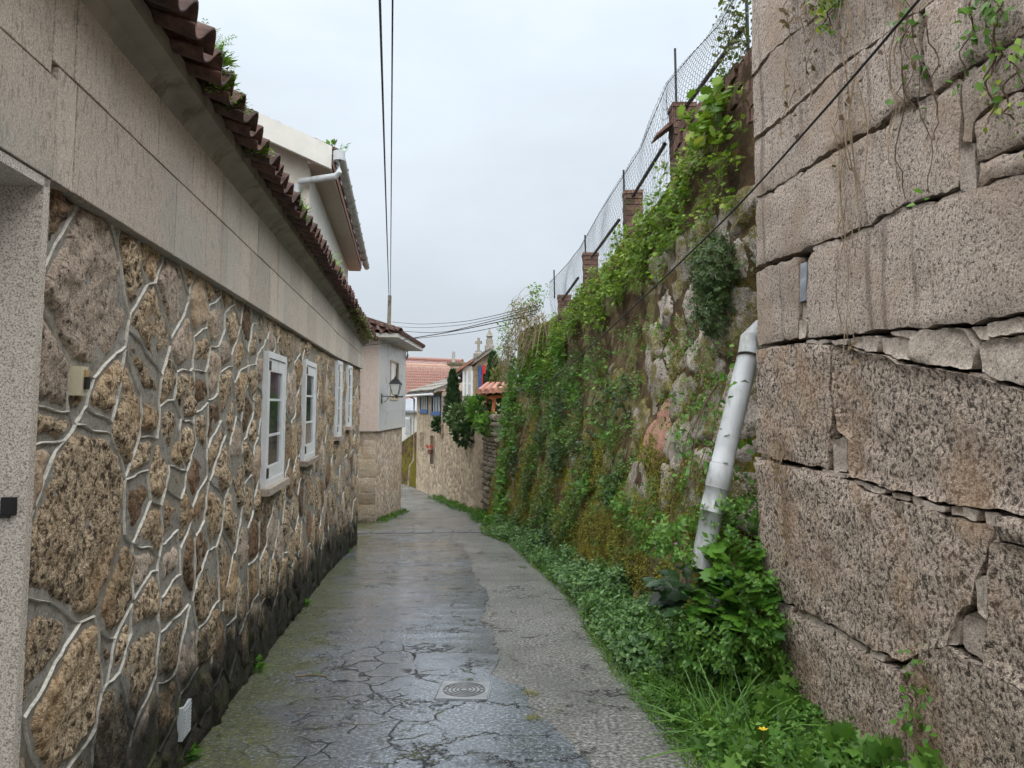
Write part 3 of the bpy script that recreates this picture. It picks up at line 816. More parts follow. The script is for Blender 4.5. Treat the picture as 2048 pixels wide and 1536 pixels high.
low[-1] = Y_END
upp = [-1.2, -.5, .2, .9] + [hs_(x, y).y for x, y in ((106, 80), (151, 80), (218, 180), (317, 280), (385, 350), (434, 400), (472, 435))]
while upp[-1] < 14.2: upp.append(upp[-1] + rng.uniform(.62, .8))
upp[-1] = Y_END
for a, b_ in zip(low, low[1:]): dj = -.045 if (a + b_) / 2 < 2.3 else 0; panel(a, b_, lambda Y: ZB, lambda Y: zj(Y) + dj, .055)
for a, b_ in zip(upp, upp[1:]): dj = -.045 if (a + b_) / 2 < 2.3 else 0; panel(a, b_, lambda Y: zj(Y) + dj, lambda Y: ze(Y) + .03, .055)
# concrete cornice
prof = [(.045, .0), (.056, .0), (.09, .05), (.165, .078), (.165, .15), (.0, .15)]
vs = []; fs = []; n = len(prof); Ys = [-1.4, -.6] + [i * .5 for i in range(0, 30)] + [Y_END + .05]
for Y in Ys:
    for (o_, h_) in prof: vs.append(LW(Y, ze(Y) + h_, o_))
for j in range(len(Ys) - 1):
    for k in range(n): fs.append((j * n + k, j * n + (k + 1) % n, (j + 1) * n + (k + 1) % n, (j + 1) * n + k))
fs.append(tuple(range(n))); fs.append(tuple((len(Ys) - 1) * n + k for k in reversed(range(n))))
build('cornice', vs, fs, M['concrete'], house)
# doorway
mb = MB(); mb.fbox(LW, 2.298, 2.336, -.2, ZB - .002, -.3, .05); jam = mb.build('door_jamb', M['jamb'], house)
mb = MB(); mb.fbox(LW, .9, 2.336, ZB - .03, ZB - .001, -.3, .05); mb.build('door_lintel', M['jamb'], house)
mb = MB(); mb.fbox(LW, .9, 2.297, -.2, ZB - .031, -.17, -.13); dr = mb.build('door', M['white'], house)
mb = MB(); mb.fbox(LW, 2.25, 2.297, -.2, ZB - .031, -.129, -.11); mb.build('door_frame', M['white'], house)
lt = hit(20, 1010, lambda Y, z: -99, 1, 2) or at(20, 1012, 2.296)
mb = MB(); mb.box(lt.x - .02, lt.x + .02, 2.283, 2.2975, lt.z - .026, lt.z + .026); mb.box(lt.x - .03, lt.x + .012, 2.273, 2.2825, lt.z - .032, lt.z - .024); mb.build('latch_plate', M['black'], house)
# bell push beside the door and the vent low in the wall
bp = hl(143, 762)
bell = thing('bell_push', 'cream plastic bell push with black rocker on the mortar beside the door', 'bell push', LW(bp.y, bp.z, .05))
dy, dz = .029, .05
mb = MB(); mb.fbox(LW, bp.y - dy, bp.y + dy, bp.z - dz, bp.z + dz, .0, .042); mb.build('housing', M['cream_plastic'], bell)
mb = MB(); mb.fbox(LW, bp.y - .006, bp.y + dy - .008, bp.z - dz + .022, bp.z + .014, .043, .053); mb.build('rocker', M['black'], bell)
mb = MB(); mb.fbox(LW, bp.y - .006, bp.y + dy - .008, bp.z + .015, bp.z + dz - .012, .043, .049); mb.build('name_plate', M['amber'], bell)
vp = hl(362, 1440)
vent = thing('vent_grille', 'small pale slatted vent grille low in the blackened wall base', 'vent', LW(vp.y, vp.z, .04))
mb = MB(); mb.fbox(LW, vp.y - .07, vp.y + .07, vp.z - .08, vp.z + .08, .0, .03); mb.build('backplate', M['grey_pvc'], vent)
for i in range(8):
    z_ = vp.z - .07 + i * .018
    mb = MB(); mb.fbox(LW, vp.y - .06, vp.y + .06, z_, z_ + .009, .031, .035); mb.build('slat', M['grey_pvc'], vent)

# windows
def window(Y0, Y1, z0, z1, k):
    fr = MB(); t = .05; o0, o1 = -.02, .04
    for (a, b_, c, d) in ((Y0, Y0 + t, z0, z1), (Y1 - t, Y1, z0, z1), (Y0 + t, Y1 - t, z0, z0 + t), (Y0 + t, Y1 - t, z1 - t, z1)): fr.fbox(LW, a, b_, c, d, o0, o1)
    wn_ = fr.build('window', M['white'], house)
    s0, s1 = Y0 + t + .004, Y1 - t - .004
    for (a, b_) in ((s0, s1),):
        sa = MB(); q = .1; u0, u1 = z0 + t + .004, z1 - t - .004
        for (y0, y1, c, d) in ((a, a + q, u0, u1), (b_ - q, b_, u0, u1), (a + q, b_ - q, u0, u0 + q), (a + q, b_ - q, u1 - q, u1)): sa.fbox(LW, y0, y1, c, d, .0, .03)
        for m in (.36, .66):
            zc_ = u0 + (u1 - u0) * m; sa.fbox(LW, a + q, b_ - q, zc_ - .011, zc_ + .009, .012, .024)
        sa.build('sash', M['white'], wn_)
        g = MB(); g.fbox(LW, a + q - .01, b_ - q + .01, u0 + q - .01, u1 - q + .01, .008, .014); g.build('pane', M['glass'], wn_)
    for zz in (z0 + t + .02, z1 - t - .1):
        h = MB(); h.fbox(LW, s0 - .012, s0 + .055, zz, zz + .075,   .031, .046); h.build('hinge', M['black'], wn_)
    sl_ = MB(); sl_.fbox(LW, Y0 - .05, Y1 + .05, z0 - .055, z0 - .002, -.02, .085); sl_.build('sill', M['granite_shim'], wn_)
for k, (a, b_, c, d) in enumerate(WIN): window(a, b_, c + .03, d, k)
# roof: deck and clay tiles
PITCHR = R(19)
def RF(Y, u, h):                             # roof frame: u up the slope from the eave edge, h off the slope
    o = .305 - u * math.cos(PITCHR) - h * math.sin(PITCHR)
    return LW(Y, 0, o) + Vector((0, 0, ze(Y) + .09 + u * math.sin(PITCHR) + h * math.cos(PITCHR)))
mb = MB(); vs = []; fs = []
for Y in Ys: vs += [RF(Y, .17, .0), RF(Y, 2.2, .0), RF(Y, 2.2, -.03), RF(Y, .17, -.03)]
for j in range(len(Ys) - 1):
    for k in range(4): fs.append((j * 4 + k, j * 4 + (k + 1) % 4, (j + 1) * 4 + (k + 1) % 4, (j + 1) * 4 + k))
mb.add(vs, fs); roof = mb.build('roof', M['tile'], house)
def tile_mesh(name, Wd, Ln, taper=.88, hgt=.075, pan=.03, n=12, th=.013):
    P = []
    for i in range(n + 1):
        t = i / n; x = (t - .5) * Wd * 1.16
        z = hgt * math.sin(math.pi * (t - .42) / .58) if t > .42 else -pan * math.sin(math.pi * t / .42)
        P.append((x, z))
    vs = []; fs = []
    for (u, sc, lift) in ((0, 1, .0), (Ln, taper, -.0)):
        for x, z in P: vs.append((x * sc, u, z * sc + lift))
        for x, z in P: vs.append((x * sc, u, z * sc + lift - th))
    m = n + 1
    for i in range(n):
        fs += [(i, i + 1, 2 * m + i + 1, 2 * m + i), (m + i + 1, m + i, 3 * m + i, 3 * m + i + 1), (i + 1, i, m + i, m + i + 1), (2 * m + i, 2 * m + i + 1, 3 * m + i + 1, 3 * m + i)]
    fs += [(0, 2 * m, 3 * m, m), (n, m + n, 3 * m + n, 2 * m + n)]
    return make_mesh(name, vs, fs, True)
TM = tile_mesh('roof_tile', .225, .44)
def lay(me, mat, parent, p, ax, up_slope, nr, jit=.0):
    o = from_mesh('tile', me, mat, parent, p)
    Mx = Matrix((ax, up_slope, nr)).transposed()
    o.rotation_euler = (Mx @ Matrix.Rotation(rng.uniform(-jit, jit), 3, 'Z') @ Matrix.Rotation(rng.uniform(-jit, jit) * .7, 3, 'X')).to_euler()
    return o
Y = 1.35
while Y < 14.75:
    p0 = RF(Y, 0, 0); ax = (RF(Y + .2, 0, 0) - p0).normalized(); us = (RF(Y, 1, 0) - p0).normalized(); nr = ax.cross(us).normalized()
    if nr.z < 0: ax = -ax; nr = ax.cross(us).normalized()
    for rw in range(4 if Y < 9 else 3):
        u = -.02 + rw * .34
        lay(TM, M['tile'], roof, RF(Y + rng.uniform(-.012, .012), u + rng.uniform(-.025, .015), .03 + rng.uniform(0, .012)), ax, us, nr, .06)
    Y += .225

# ------------------------------------------------------------------ near granite wall on the right
CORY = 5.3
CORX = at(1509, 700, CORY).x
RB = -.0935
def rwx(Y): return CORX + RB * (Y - CORY)
def RW(Y, z, o): return Vector((rwx(Y) - o * .9957, Y - o * .093, z))
fx_right = lambda Y, z: rwx(Y)
def hr(x, y):
    d = ray(x, y); a = CORX - RB * CORY
    t = a / (d.x - RB * d.y); Y, z = d.y * t, EYE + d.z * t
    if x >= 2400: Y = -1.2                   # courses run on beyond the frame
    if y <= -320: z = 5.25
    return (Y, z)
gw = thing('granite_block_wall', 'tall dry-laid wall of huge pinkish granite blocks on the right', 'wall', (rwx(3.6), 3.6, zg(3.6)))
mb = MB(); mb.box8([RW(-2, -.3, -.16), RW(CORY - .03, -.5, -.16), RW(CORY - .03, -.5, -1.2), RW(-2, -.3, -1.2), RW(-2, 5.2, -.16), RW(CORY - .03, 5.2, -.16), RW(CORY - .03, 5.2, -1.2), RW(-2, 5.2, -1.2)])
mb.build('core', M['gap'], gw)
BLK = [
 [(1502, -330), (1502, 148), (1535, 105), (1578, 66), (1622, 38), (1702, -20), (1760, -330)],
 [(1505, 160), (1540, 112), (1582, 73), (1625, 45), (1704, -10), (1770, -330), (2050, -330), (1900, -40), (1862, -2), (1838, 16), (1789, 45), (1740, 84), (1705, 107), (1672, 129), (1623, 178), (1587, 208), (1539, 250), (1507, 274)],
 [(1508, 288), (1541, 260), (1590, 218), (1626, 188), (1675, 138), (1708, 116), (1743, 93), (1791, 54), (1834, 26), (1835, 90), (1838, 150), (1850, 186), (1786, 215), (1750, 248), (1695, 278), (1649, 304), (1600, 337), (1545, 375), (1510, 394)],
 [(1848, 18), (1905, -35), (2060, -330), (2420, -330), (2420, -110), (2048, 62), (1988, 95), (1936, 131), (1905, 148), (1866, 180), (1851, 130), (1846, 70)],
 [(1512, 408), (1548, 388), (1602, 351), (1651, 320), (1697, 294), (1752, 265), (1788, 246), (1830, 222), (1866, 205), (1911, 172), (1916, 210), (1911, 372), (1858, 392), (1805, 402), (1737, 444), (1675, 470), (1620, 490), (1581, 505), (1529, 522), (1511, 533)],
 [(1926, 170), (1942, 148), (1990, 108), (2048, 76), (2420, -90), (2420, 20), (2048, 170), (2001, 188), (1962, 217), (1943, 240), (1938, 280), (1926, 284)],
 [(1950, 246), (1966, 232), (2003, 203), (2048, 184), (2420, 36), (2420, 175), (2048, 285), (1953, 318)],
 [(1955, 331), (2048, 300), (2420, 190), (2420, 225), (2048, 338), (1956, 366)],
 [(1512, 546), (1530, 538), (1582, 521), (1593, 518), (1595, 600), (1593, 675), (1568, 678), (1514, 690)],
 [(1616, 522), (1624, 506), (1677, 490), (1739, 464), (1807, 424), (1860, 414), (1918, 392), (2048, 352), (2420, 240), (2420, 490), (2048, 617), (2001, 626), (1919, 643), (1832, 651), (1773, 655), (1708, 664), (1659, 669), (1616, 673), (1613, 600)],
 [(1513, 702), (1568, 692), (1610, 689), (1656, 691), (1656, 730), (1652, 768), (1660, 823), (1655, 870), (1655, 934), (1640, 931), (1587, 921), (1529, 910), (1510, 902)],
 [(1664, 702), (1674, 694), (1747, 713), (1809, 733), (1871, 744), (1936, 754), (1985, 770), (2048, 796), (2420, 950), (2420, 1120), (2048, 1026), (1949, 1009), (1886, 1003), (1837, 989), (1766, 971), (1696, 948), (1692, 880), (1672, 858), (1667, 820), (1664, 770)],
 [(1510, 916), (1529, 924), (1587, 936), (1636, 945), (1694, 964), (1730, 988), (1837, 1016), (1880, 1034), (1972, 1056), (1976, 1075), (1968, 1110), (1946, 1152), (1938, 1205), (1906, 1228), (1886, 1288), (1837, 1300), (1800, 1320), (1730, 1287), (1668, 1250), (1627, 1228), (1583, 1207), (1530, 1185)],
 [(1992, 1032), (2048, 1044), (2420, 1140), (2420, 1200), (2048, 1089), (1992, 1077)],
 [(1980, 1094), (1992, 1087), (2048, 1099), (2420, 1215), (2420, 1590), (2048, 1384), (1968, 1329), (1974, 1245), (1978, 1150)],
 [(2112, 640), (2420, 500), (2420, 930), (2086, 800), (2090, 720)],
 [(1818, 1348), (1845, 1306), (1891, 1298), (1962, 1342), (2048, 1396), (2420, 1620), (2420, 2050), (1960, 1800), (1862, 1640), (1858, 1500), (1872, 1420)],
 [(1534, 1206), (1583, 1230), (1627, 1254), (1668, 1276), (1730, 1312), (1795, 1350), (1800, 1410), (1806, 1500), (1812, 1660), (1575, 1420), (1552, 1320)],
 [(1812, 1370), (1838, 1352), (1866, 1425), (1850, 1500), (1852, 1640), (1824, 1680), (1812, 1500), (1806, 1410)],
]
def grow(p, d):                              # push an outline outwards by d
    if parea(p) < 0: p = p[::-1]
    out = []
    for i in range(len(p)):
        a, b, c = p[i - 1], p[i], p[(i + 1) % len(p)]
        e1, e2 = (b[0] - a[0], b[1] - a[1]), (c[0] - b[0], c[1] - b[1])
        l1, l2 = math.hypot(*e1) or 1, math.hypot(*e2) or 1
        nx, ny = e1[1] / l1 + e2[1] / l2, -e1[0] / l1 - e2[0] / l2; l = math.hypot(nx, ny) or 1
        out.append((b[0] + nx / l * d, b[1] + ny / l * d))
    return out
for i, poly in enumerate(BLK):
    q = grow([hr(x, y) for x, y in poly], .007)
    cY = pcent(q)[1]
    mt = M['granite'] if cY > 1.75 else M['granite_low']
    sv, sf = stone(RW, q, .035, .0, .17, .02 if cY > 1.75 else .036, 3.3 * i + 1, .02, .006, .03, 4 if cY > 1.75 else 6, .03)
    build('block', sv, sf, mt, gw, None, True)
SH = [  # packing stones in the joints (quads in survey pixels)
 [(1770, 226), (1814, 203), (1816, 228), (1774, 252)], [(1652, 310), (1692, 288), (1696, 292), (1655, 320)], [(1604, 342), (1646, 316), (1650, 322), (1604, 352)], [(1546, 380), (1598, 346), (1600, 352), (1550, 390)],
 [(1832, 204), (1862, 188), (1866, 202), (1834, 218)], [(1870, 186), (1905, 156), (1914, 164), (1872, 196)], [(1917, 290), (1948, 286), (1950, 384), (1917, 386)], [(1921, 150), (1945, 132), (1950, 140), (1928, 166)],
 [(1864, 404), (1912, 380), (1916, 390), (1866, 412)], [(1808, 410), (1856, 402), (1858, 410), (1812, 420)], [(1740, 450), (1800, 412), (1806, 424), (1744, 460)], [(1680, 474), (1736, 452), (1739, 462), (1682, 486)], [(1622, 494), (1672, 478), (1675, 488), (1626, 504)], [(1952, 376), (2010, 354), (2014, 360), (1954, 384)], [(2016, 352), (2070, 336), (2070, 344), (2018, 358)],
 [(1598, 606), (1611, 603), (1612, 634), (1597, 637)], [(1597, 640), (1612, 637), (1611, 675), (1595, 679)],
 [(1612, 682), (1650, 679), (1652, 687), (1613, 688)], [(1660, 680), (1690, 678), (1692, 691), (1668, 688)],
 [(1693, 678), (1720, 672), (1722, 700), (1694, 694)], [(1723, 674), (1750, 672), (1750, 704), (1724, 701)], [(1752, 676), (1812, 672), (1810, 724), (1753, 706)], [(1776, 664), (1826, 660), (1820, 676), (1780, 672)],
 [(1814, 680), (1836, 660), (1920, 656), (1946, 700), (1936, 740), (1814, 722)], [(1928, 655), (1964, 650), (1962, 680), (1946, 676)], [(1966, 648), (2034, 634), (2040, 664), (1968, 676)], [(1952, 690), (1972, 680), (2070, 668), (2080, 780), (1960, 750)], [(2044, 634), (2110, 618), (2110, 655), (2046, 662)], [(1926, 742), (1980, 756), (1976, 768), (1926, 752)],
 [(1660, 880), (1686, 872), (1690, 944), (1662, 944)], [(1700, 958), (1730, 966), (1734, 982), (1702, 966)], [(1736, 972), (1764, 978), (1766, 988), (1738, 984)], [(1770, 984), (1804, 990), (1806, 1002), (1772, 994)], [(1810, 992), (1834, 998), (1838, 1012), (1812, 1006)], [(1838, 1000), (1884, 1014), (1882, 1026), (1842, 1014)], [(1640, 936), (1690, 950), (1692, 958), (1642, 944)],
 [(1889, 1012), (1918, 1014), (1920, 1036), (1890, 1028)], [(1920, 1014), (1948, 1020), (1946, 1044), (1922, 1036)], [(1958, 1022), (1986, 1026), (1986, 1052), (1960, 1048)],
 [(1527, 1192), (1558, 1202), (1582, 1214), (1580, 1226), (1530, 1206)], [(1586, 1214), (1608, 1224), (1606, 1244), (1586, 1232)], [(1610, 1226), (1634, 1240), (1630, 1256), (1610, 1244)], [(1636, 1242), (1664, 1256), (1662, 1274), (1634, 1258)], [(1666, 1258), (1690, 1270), (1690, 1286), (1668, 1276)], [(1692, 1272), (1728, 1294), (1726, 1306), (1694, 1288)], [(1732, 1296), (1764, 1310), (1762, 1326), (1734, 1312)],
 [(1794, 1340), (1834, 1314), (1844, 1308), (1838, 1330), (1810, 1350)], [(1949, 1158), (1972, 1150), (1972, 1242), (1950, 1222)], [(1916, 1232), (1944, 1224), (1970, 1246), (1964, 1330), (1912, 1292)], [(1892, 1246), (1912, 1240), (1910, 1292), (1890, 1288)],
 [(1508, 280), (1530, 268), (1532, 276), (1510, 290)], [(1512, 398), (1540, 384), (1544, 392), (1514, 408)], [(1536, 106), (1560, 88), (1562, 94), (1540, 112)],
]
for i, poly in enumerate(SH):
    q = chaikin([hr(x, y) for x, y in poly], 1, .1)
    g = q
    sv, sf = stone(RW, g, .022, -.012, .16, .016, 50 + 2.7 * i, .008, .004, .014, 12, .3)
    dv = Vector((rng.uniform(.0, .03), 0, 0))
    build('packing_stone', [p + dv for p in sv], sf, M['granite_shim'], gw, None, True)
q = [hr(x, y) for x, y in [(1599, 528), (1612, 524), (1610, 600), (1598, 604)]]
sv, sf = stone(RW, q, .05, .0, .16, .002, 5, .01, .004, 0); build('packing_slate', sv, sf, M['slate'], gw)

# ------------------------------------------------------------------ overgrown retaining wall beyond it
BASE = [(3.5, 1.52), (5.3, 1.42), (7.2, 1.25), (9.3, 1.06), (11.5, .78), (14.6, .33), (17.0, -.18), (19.0, -.5), (21.0, -.62)]
def base_x(Y):
    for a, b in zip(BASE, BASE[1:]):
        if Y <= b[0]: return a[1] + (b[1] - a[1]) * (Y - a[0]) / (b[0] - a[0])
    return BASE[-1][1]
def ramp01(t): t = max(0, min(1, t)); return t * t * (3 - 2 * t)
def ow_x(Y, z):
    h = z - zg(Y)
    lean = .42 * ramp01(h / 3.4) + .012 * h
    return base_x(Y) + lean + .075 * nz(Y, z, 3, 1.1) + .03 * nz(Y, z, 8, 3.7) + .34 * ramp01((6.1 - Y) / .45) * ramp01((3.1 - z) / .6)
def OW(Y, z, o): return Vector((ow_x(Y, z) - o, Y, z))
def ho(x, y): return hit(x, y, ow_x, 4.5, 24)
def top_z(Y):                                # rough top of the stonework
    pts = [(4, 4.25), (7.62, 4.42), (7.9, 3.86), (9.7, 3.72), (11.9, 3.5), (13.9, 3.14), (15.5, 2.6), (18, 1.85), (21.2, 1.4)]
    for a, b in zip(pts, pts[1:]):
        if Y <= b[0]: return a[1] + (b[1] - a[1]) * (Y - a[0]) / (b[0] - a[0])
    return pts[-1][1]
ow = thing('overgrown_retaining_wall', 'old leaning rubble retaining wall covered in moss, ferns and creepers', 'wall', (base_x(10), 10, zg(10)))
V = []; Fq = []; ny, nn = 330, 110
for j in range(ny + 1):
    Y = 5.0 + 16.0 * j / ny; z0 = zg(Y) - .2; z1 = top_z(Y)
    for i in range(nn + 1):
        z = z0 + (z1 - z0) * i / nn
        V.append(tuple(OW(Y, z, .03 * nz(Y, z, 1, 7) + .018 * nz(Y, z, 5, 18))))
for j in range(ny):
    for i in range(nn): q = j * (nn + 1) + i; Fq.append((q, q + 1, q + nn + 2, q + nn + 1))
face = build_np('wall_face', np.array(V), Fq, M['earth'], ow, (base_x(10), 10, zg(10)), None, True)
# thickness and the terrace it holds up
V = []; Fq = []
for j in range(82):
    Y = -2 + j * .3
    zt = top_z(Y) - .03 if Y > 5 else 4.2
    xx = (ow_x(Y, zt) if Y > 5.2 else rwx(Y) + .3) + .02
    for i, (dx, dz) in enumerate(((0, 0), (.25, 0), (.3, -.15), (12, .4), (60, 2))): V.append((xx + dx, Y, zt + dz))
for j in range(81):
    for i in range(4): q = j * 5 + i; Fq.append((q, q + 1, q + 6, q + 5))
build_np('terrace', np.array(V), Fq, M['soil'], None, (0, 0, 0), 'structure')
# its stones
sd2 = []
tries = 0
while tries < 6000:
    tries += 1
    Y = rng.uniform(5.35, 17.5); z = rng.uniform(zg(Y), min(top_z(Y) - .5, 3.25))
    d = .4 if z - zg(Y) > 1.3 else .34
    if Y > 11: d += .12
    if all(math.hypot(Y - a, z - b) > d * rng.uniform(.9, 1.25) for a, b, _ in sd2): sd2.append((Y, z, rng.uniform(0, .16)))
pk = ho(1312, 880)
sd2 = [s for s in sd2 if math.hypot(s[0] - pk.y, s[1] - pk.z) > .42] + [(pk.y, pk.z, .2)]
for s, poly in zip(sd2, cells(sd2, [(5.2, -1.6), (17.8, -1.6), (17.8, 3.3), (5.2, 3.3)])):
    if poly is None: continue
    q = inset(poly, rng.uniform(.0, .012))
    if not q or abs(parea(q)) < .012: continue
    q = chaikin(q, 1, .1)
    pr = rng.uniform(.01, .05)
    if s[1] - zg(s[0]) < 1.2 and rng.random() < .6: pr -= .04
    if s[0] > 8.6: pr -= .03
    sv, sf = stone(OW, q, .05 if s[0] < 9 else .09, pr, .14, .07, s[0] * 5.1 + s[1] * 3, .04, .03, .06, 5, .3)
    pink = math.hypot(s[0] - pk.y, s[1] - pk.z) < .02
    build('stone', sv, sf, M['ow_pink'] if pink else (M['ow_moss'] if s[0] > 8.6 or s[1] - zg(s[0]) < 1.15 else M['ow_stone']), face, None, True)
# parapet of thin bricks under the fence
def brick(p, sx, sy, sz, parent, rz=0, name='brick'):
    mb = MB(); T = Matrix.Translation(p) @ Matrix.Rotation(rz + rng.uniform(-.04, .04), 4, 'Z')
    j = lambda: rng.uniform(-.004, .004)
    mb.box8([T @ Vector((x * sx / 2 + j(), y * sy / 2 + j(), z * sz / 2 + j())) for z in (-1, 1) for x, y in ((-1, -1), (1, -1), (1, 1), (-1, 1))])
    return mb.build(name, M['brick'], parent)
par = thing('brick_parapet', 'weathered brick parapet topping the overgrown wall below the wire fence', 'parapet', OW(8, top_z(8) - .6, 0))
Y = 5.35
while Y < 13.8:
    n = 5 if Y < 7.6 else 3
    for k in range(n):
        yy = Y + (k % 2) * .13
        zz = top_z(yy) - .05 - k * .115
        brick(Vector((base_x(yy) + .55 + rng.uniform(-.008, .008), yy, zz)), .2, .245, .104, par)
    Y += .26
PIL = [(1352, 216, 7.8), (1256, 394, 9.8), (1173, 514, 12.0), (1122, 591, 14.0)]
pilp = []
pl_names = ['brick pier nearest the granite wall, with a jutting roof tile, carrying the wire fence', 'second brick fence pier from the granite wall', 'third brick fence pier from the granite wall', 'smallest and farthest brick fence pier, half hidden by creeper']
for k, (x, y, Y) in enumerate(PIL):
    p = at(x, y, Y); zb = top_z(Y) - .5
    px = p.x + .06
    pilp.append(Vector((px, Y, p.z)))
    pt_ = thing('brick_pier', pl_names[k], 'pier', (px, Y, zb), 'brick piers of the fence')
    z = zb; i = 0
    while z < p.z - .05:
        for sgn in (-1, 1):
            if i % 2: brick(Vector((px + sgn * .058, Y, z + .035)), .11, .23, .066, pt_)
            else: brick(Vector((px, Y + sgn * .058, z + .035)), .23, .11, .066, pt_)
        z += .074; i += 1
    brick(Vector((px, Y, z + .02)), .25, .25, .045, pt_, 0, 'cap_stone')
    if k == 0:
        mb = MB(); a = at(1307, 277, Y); b_ = at(1340, 240, Y)
        mb.box8([a + Vector((0, -.12, -.02)), b_ + Vector((0.03, -.12, -.06)), b_ + Vector((.03, .12, -.06)), a + Vector((0, .12, -.02)), a + Vector((0, -.12, 0)), b_ + Vector((.03, -.12, 0)), b_ + Vector((.03, .12, 0)), a + Vector((0, .12, 0))])
        mb.build('jutting_tile', M['brick'], pt_)
# fence: posts, rails, chicken wire
fence = thing('wire_fence', 'sagging chicken wire fence on thin dark posts along the top of the wall', 'fence', (pilp[0].x, 9, 3.6))
posts = [(1350, 97, 7.8), (1247, 340, 9.8), (1170, 470, 12.0), (1108, 540, 14.0)]
for (x, y, Y), q in zip(posts, pilp):
    t_ = at(x, y, Y); MB().tube([Vector((t_.x + .01, Y + .03, q.z - .05)), t_], .013, 6).build('post', M['iron'], fence)
t0 = at(1492, -40, 5.85); MB().tube([Vector((t0.x, 5.85, 4.2)), t0], .014, 6).build('post', M['iron'], fence)
for a, b_ in ((at(1484, 58, 5.9), at(1372, 214, 7.7)), (at(1330, 288, 7.9), at(1266, 392, 9.7)), (at(1238, 440, 9.9), at(1184, 514, 11.9)), (at(1156, 556, 12.1), at(1126, 598, 13.9))):
    MB().tube([a, b_], .022, 8).build('rail', M['iron'], fence)
tops = [at(1500, -30, 5.6), at(1452, 50, 6.2), at(1400, 105, 6.85), at(1346, 168, 7.75), at(1290, 300, 8.85), at(1247, 366, 9.8), at(1205, 430, 10.95), at(1170, 492, 12.0), at(1140, 530, 13.0), at(1106, 566, 14.1)]
def interp(pts, Y):
    for a, b in zip(pts, pts[1:]):
        if Y <= b.y: return a.lerp(b, max(0, (Y - a.y) / (b.y - a.y)))
    return pts[-1]
mb = MB(); cw = .085; Vw = []; Fw = []
def wseg(a, b, r=.0022):
    d = (b - a).normalized(); s = d.cross(Vector((0.3, 1, 0.2))).normalized() * r; t = d.cross(s).normalized() * r
    n = len(Vw)
    for q in (a, b):
        for k in range(3):
            ang = 2.094 * k; Vw.append(tuple(q + s * math.cos(ang) + t * math.sin(ang)))
    for k in range(3):
        Fw.append((n + k, n + (k + 1) % 3, n + 3 + (k + 1) % 3, n + 3 + k))
def netp(i, j, ni, nj):
    Y = 5.6 + (14.1 - 5.6) * i / ni
    tp = interp(tops, Y); bz = top_z(Y) - .02
    t = j / nj; z = bz + (tp.z - bz) * t
    xb = ow_x(Y, bz) - .06
    x = xb + (tp.x - .07 - xb) * t - .04 * math.sin(math.pi * t) + .035 * nz(Y, z, 2, 1.7)
    return Vector((x, Y + .03 * nz(Y, z, 6, 1.9), z + .025 * nz(Y, z, 9, 2.3) * t))
ni, nj = int(8.5 / (cw * .5)), 15
for j in range(nj + 1):
    for i in range(ni):
        # honeycomb: zig-zag rows joined by uprights
        za = .28 if (i + j) % 2 else -.28
        zb_ = .28 if (i + 1 + j) % 2 else -.28
        a = netp(i, j + za, ni, nj); b_ = netp(i + 1, j + zb_, ni, nj); wseg(a, b_)
        if j < nj and za > 0: wseg(a, netp(i, j + 1 - .28, ni, nj))
net = build_np('wire_mesh', np.array(Vw), np.array(Fw), M['wire'], fence, (pilp[0].x, 9, 3.6)); net['kind'] = 'stuff'
MB().tube([p - Vector((.06, 0, 0)) for p in tops], .004, 5).build('straining_wire', M['wire'], fence)

# ------------------------------------------------------------------ white drain pipe
dp = thing('drain_pipe', 'leaning white plastic drain pipe in overlapping lengths against the overgrown wall', 'pipe', at(1405, 1130, 5.75))
PP = [(1499, 680, 5.72), (1494, 722, 5.68), (1478, 790, 5.62), (1452, 895, 5.56), (1425, 1015, 5.52), (1411, 1090, 5.5), (1404, 1135, 5.5)]
pp = [at(*q) for q in PP]
MB().tube([pp[0] + Vector((.12, .06, .1)), pp[0], pp[1].lerp(pp[0], .3)], .072, 16).build('upper_bend', M['pvc'], dp, None, True)
MB().tube([pp[1].lerp(pp[0], .15), pp[1], pp[2], pp[3], pp[3].lerp(pp[4], .3)], .078, 20).build('pipe_length', M['pvc'], dp, None, True)
MB().tube([pp[3].lerp(pp[4], .28), pp[3].lerp(pp[4], .3), pp[3].lerp(pp[4], .66), pp[3].lerp(pp[4], .68)], [.079, .0855, .0855, .08], 20).build('collar', M['pvc'], dp, None, True)
MB().tube([pp[3].lerp(pp[4], .64), pp[4].lerp(pp[5], .12)], [.081, .0825], 20).build('sleeve', M['pvc'], dp, None, True)
MB().tube([pp[4].lerp(pp[5], .02), pp[5], pp[6]], .077, 20).build('pipe_length', M['pvc'], dp, None, True)

# ------------------------------------------------------------------ white upper house behind the tiled eave
uh = thing('white_house', 'white two-storey house rising behind the low tiled roof, with grey gutter along its eave', 'house', (-5, 17, zg(17)))
def ux(Y): return -1.6 - .145 * Y
def UW(Y, z, o): return Vector((ux(Y) + o * .99, Y + o * .143, z))
Yn, Yf, zE = 13.0, 22.7, 5.83
mb = MB(); mb.box8([UW(Yn, -1.6, 0), UW(Yf, -1.6, 0), UW(Yf, -1.6, -7), UW(Yn, -1.6, -7), UW(Yn, zE, 0), UW(Yf, zE, 0), UW(Yf, zE + 3, -7), UW(Yn, zE + 3, -7)]); mb.build('wall', M['white_wall'], uh)
def UG(a, z, o): return UW(Yn, z, a) + Vector((.143 * o, -.99 * o, 0))       # gable frame: a across, o towards the viewer
gp = [(-6.9, -1.5), (-.0, -1.5), (-.0, zE), (-6.9, zE + 2.9)]
mb = MB(); mb.prism([UG(a, z, .001) for a, z in gp], UG(0, 0, .03) - UG(0, 0, 0)); mb.build('gable_render', M['cream'], uh)
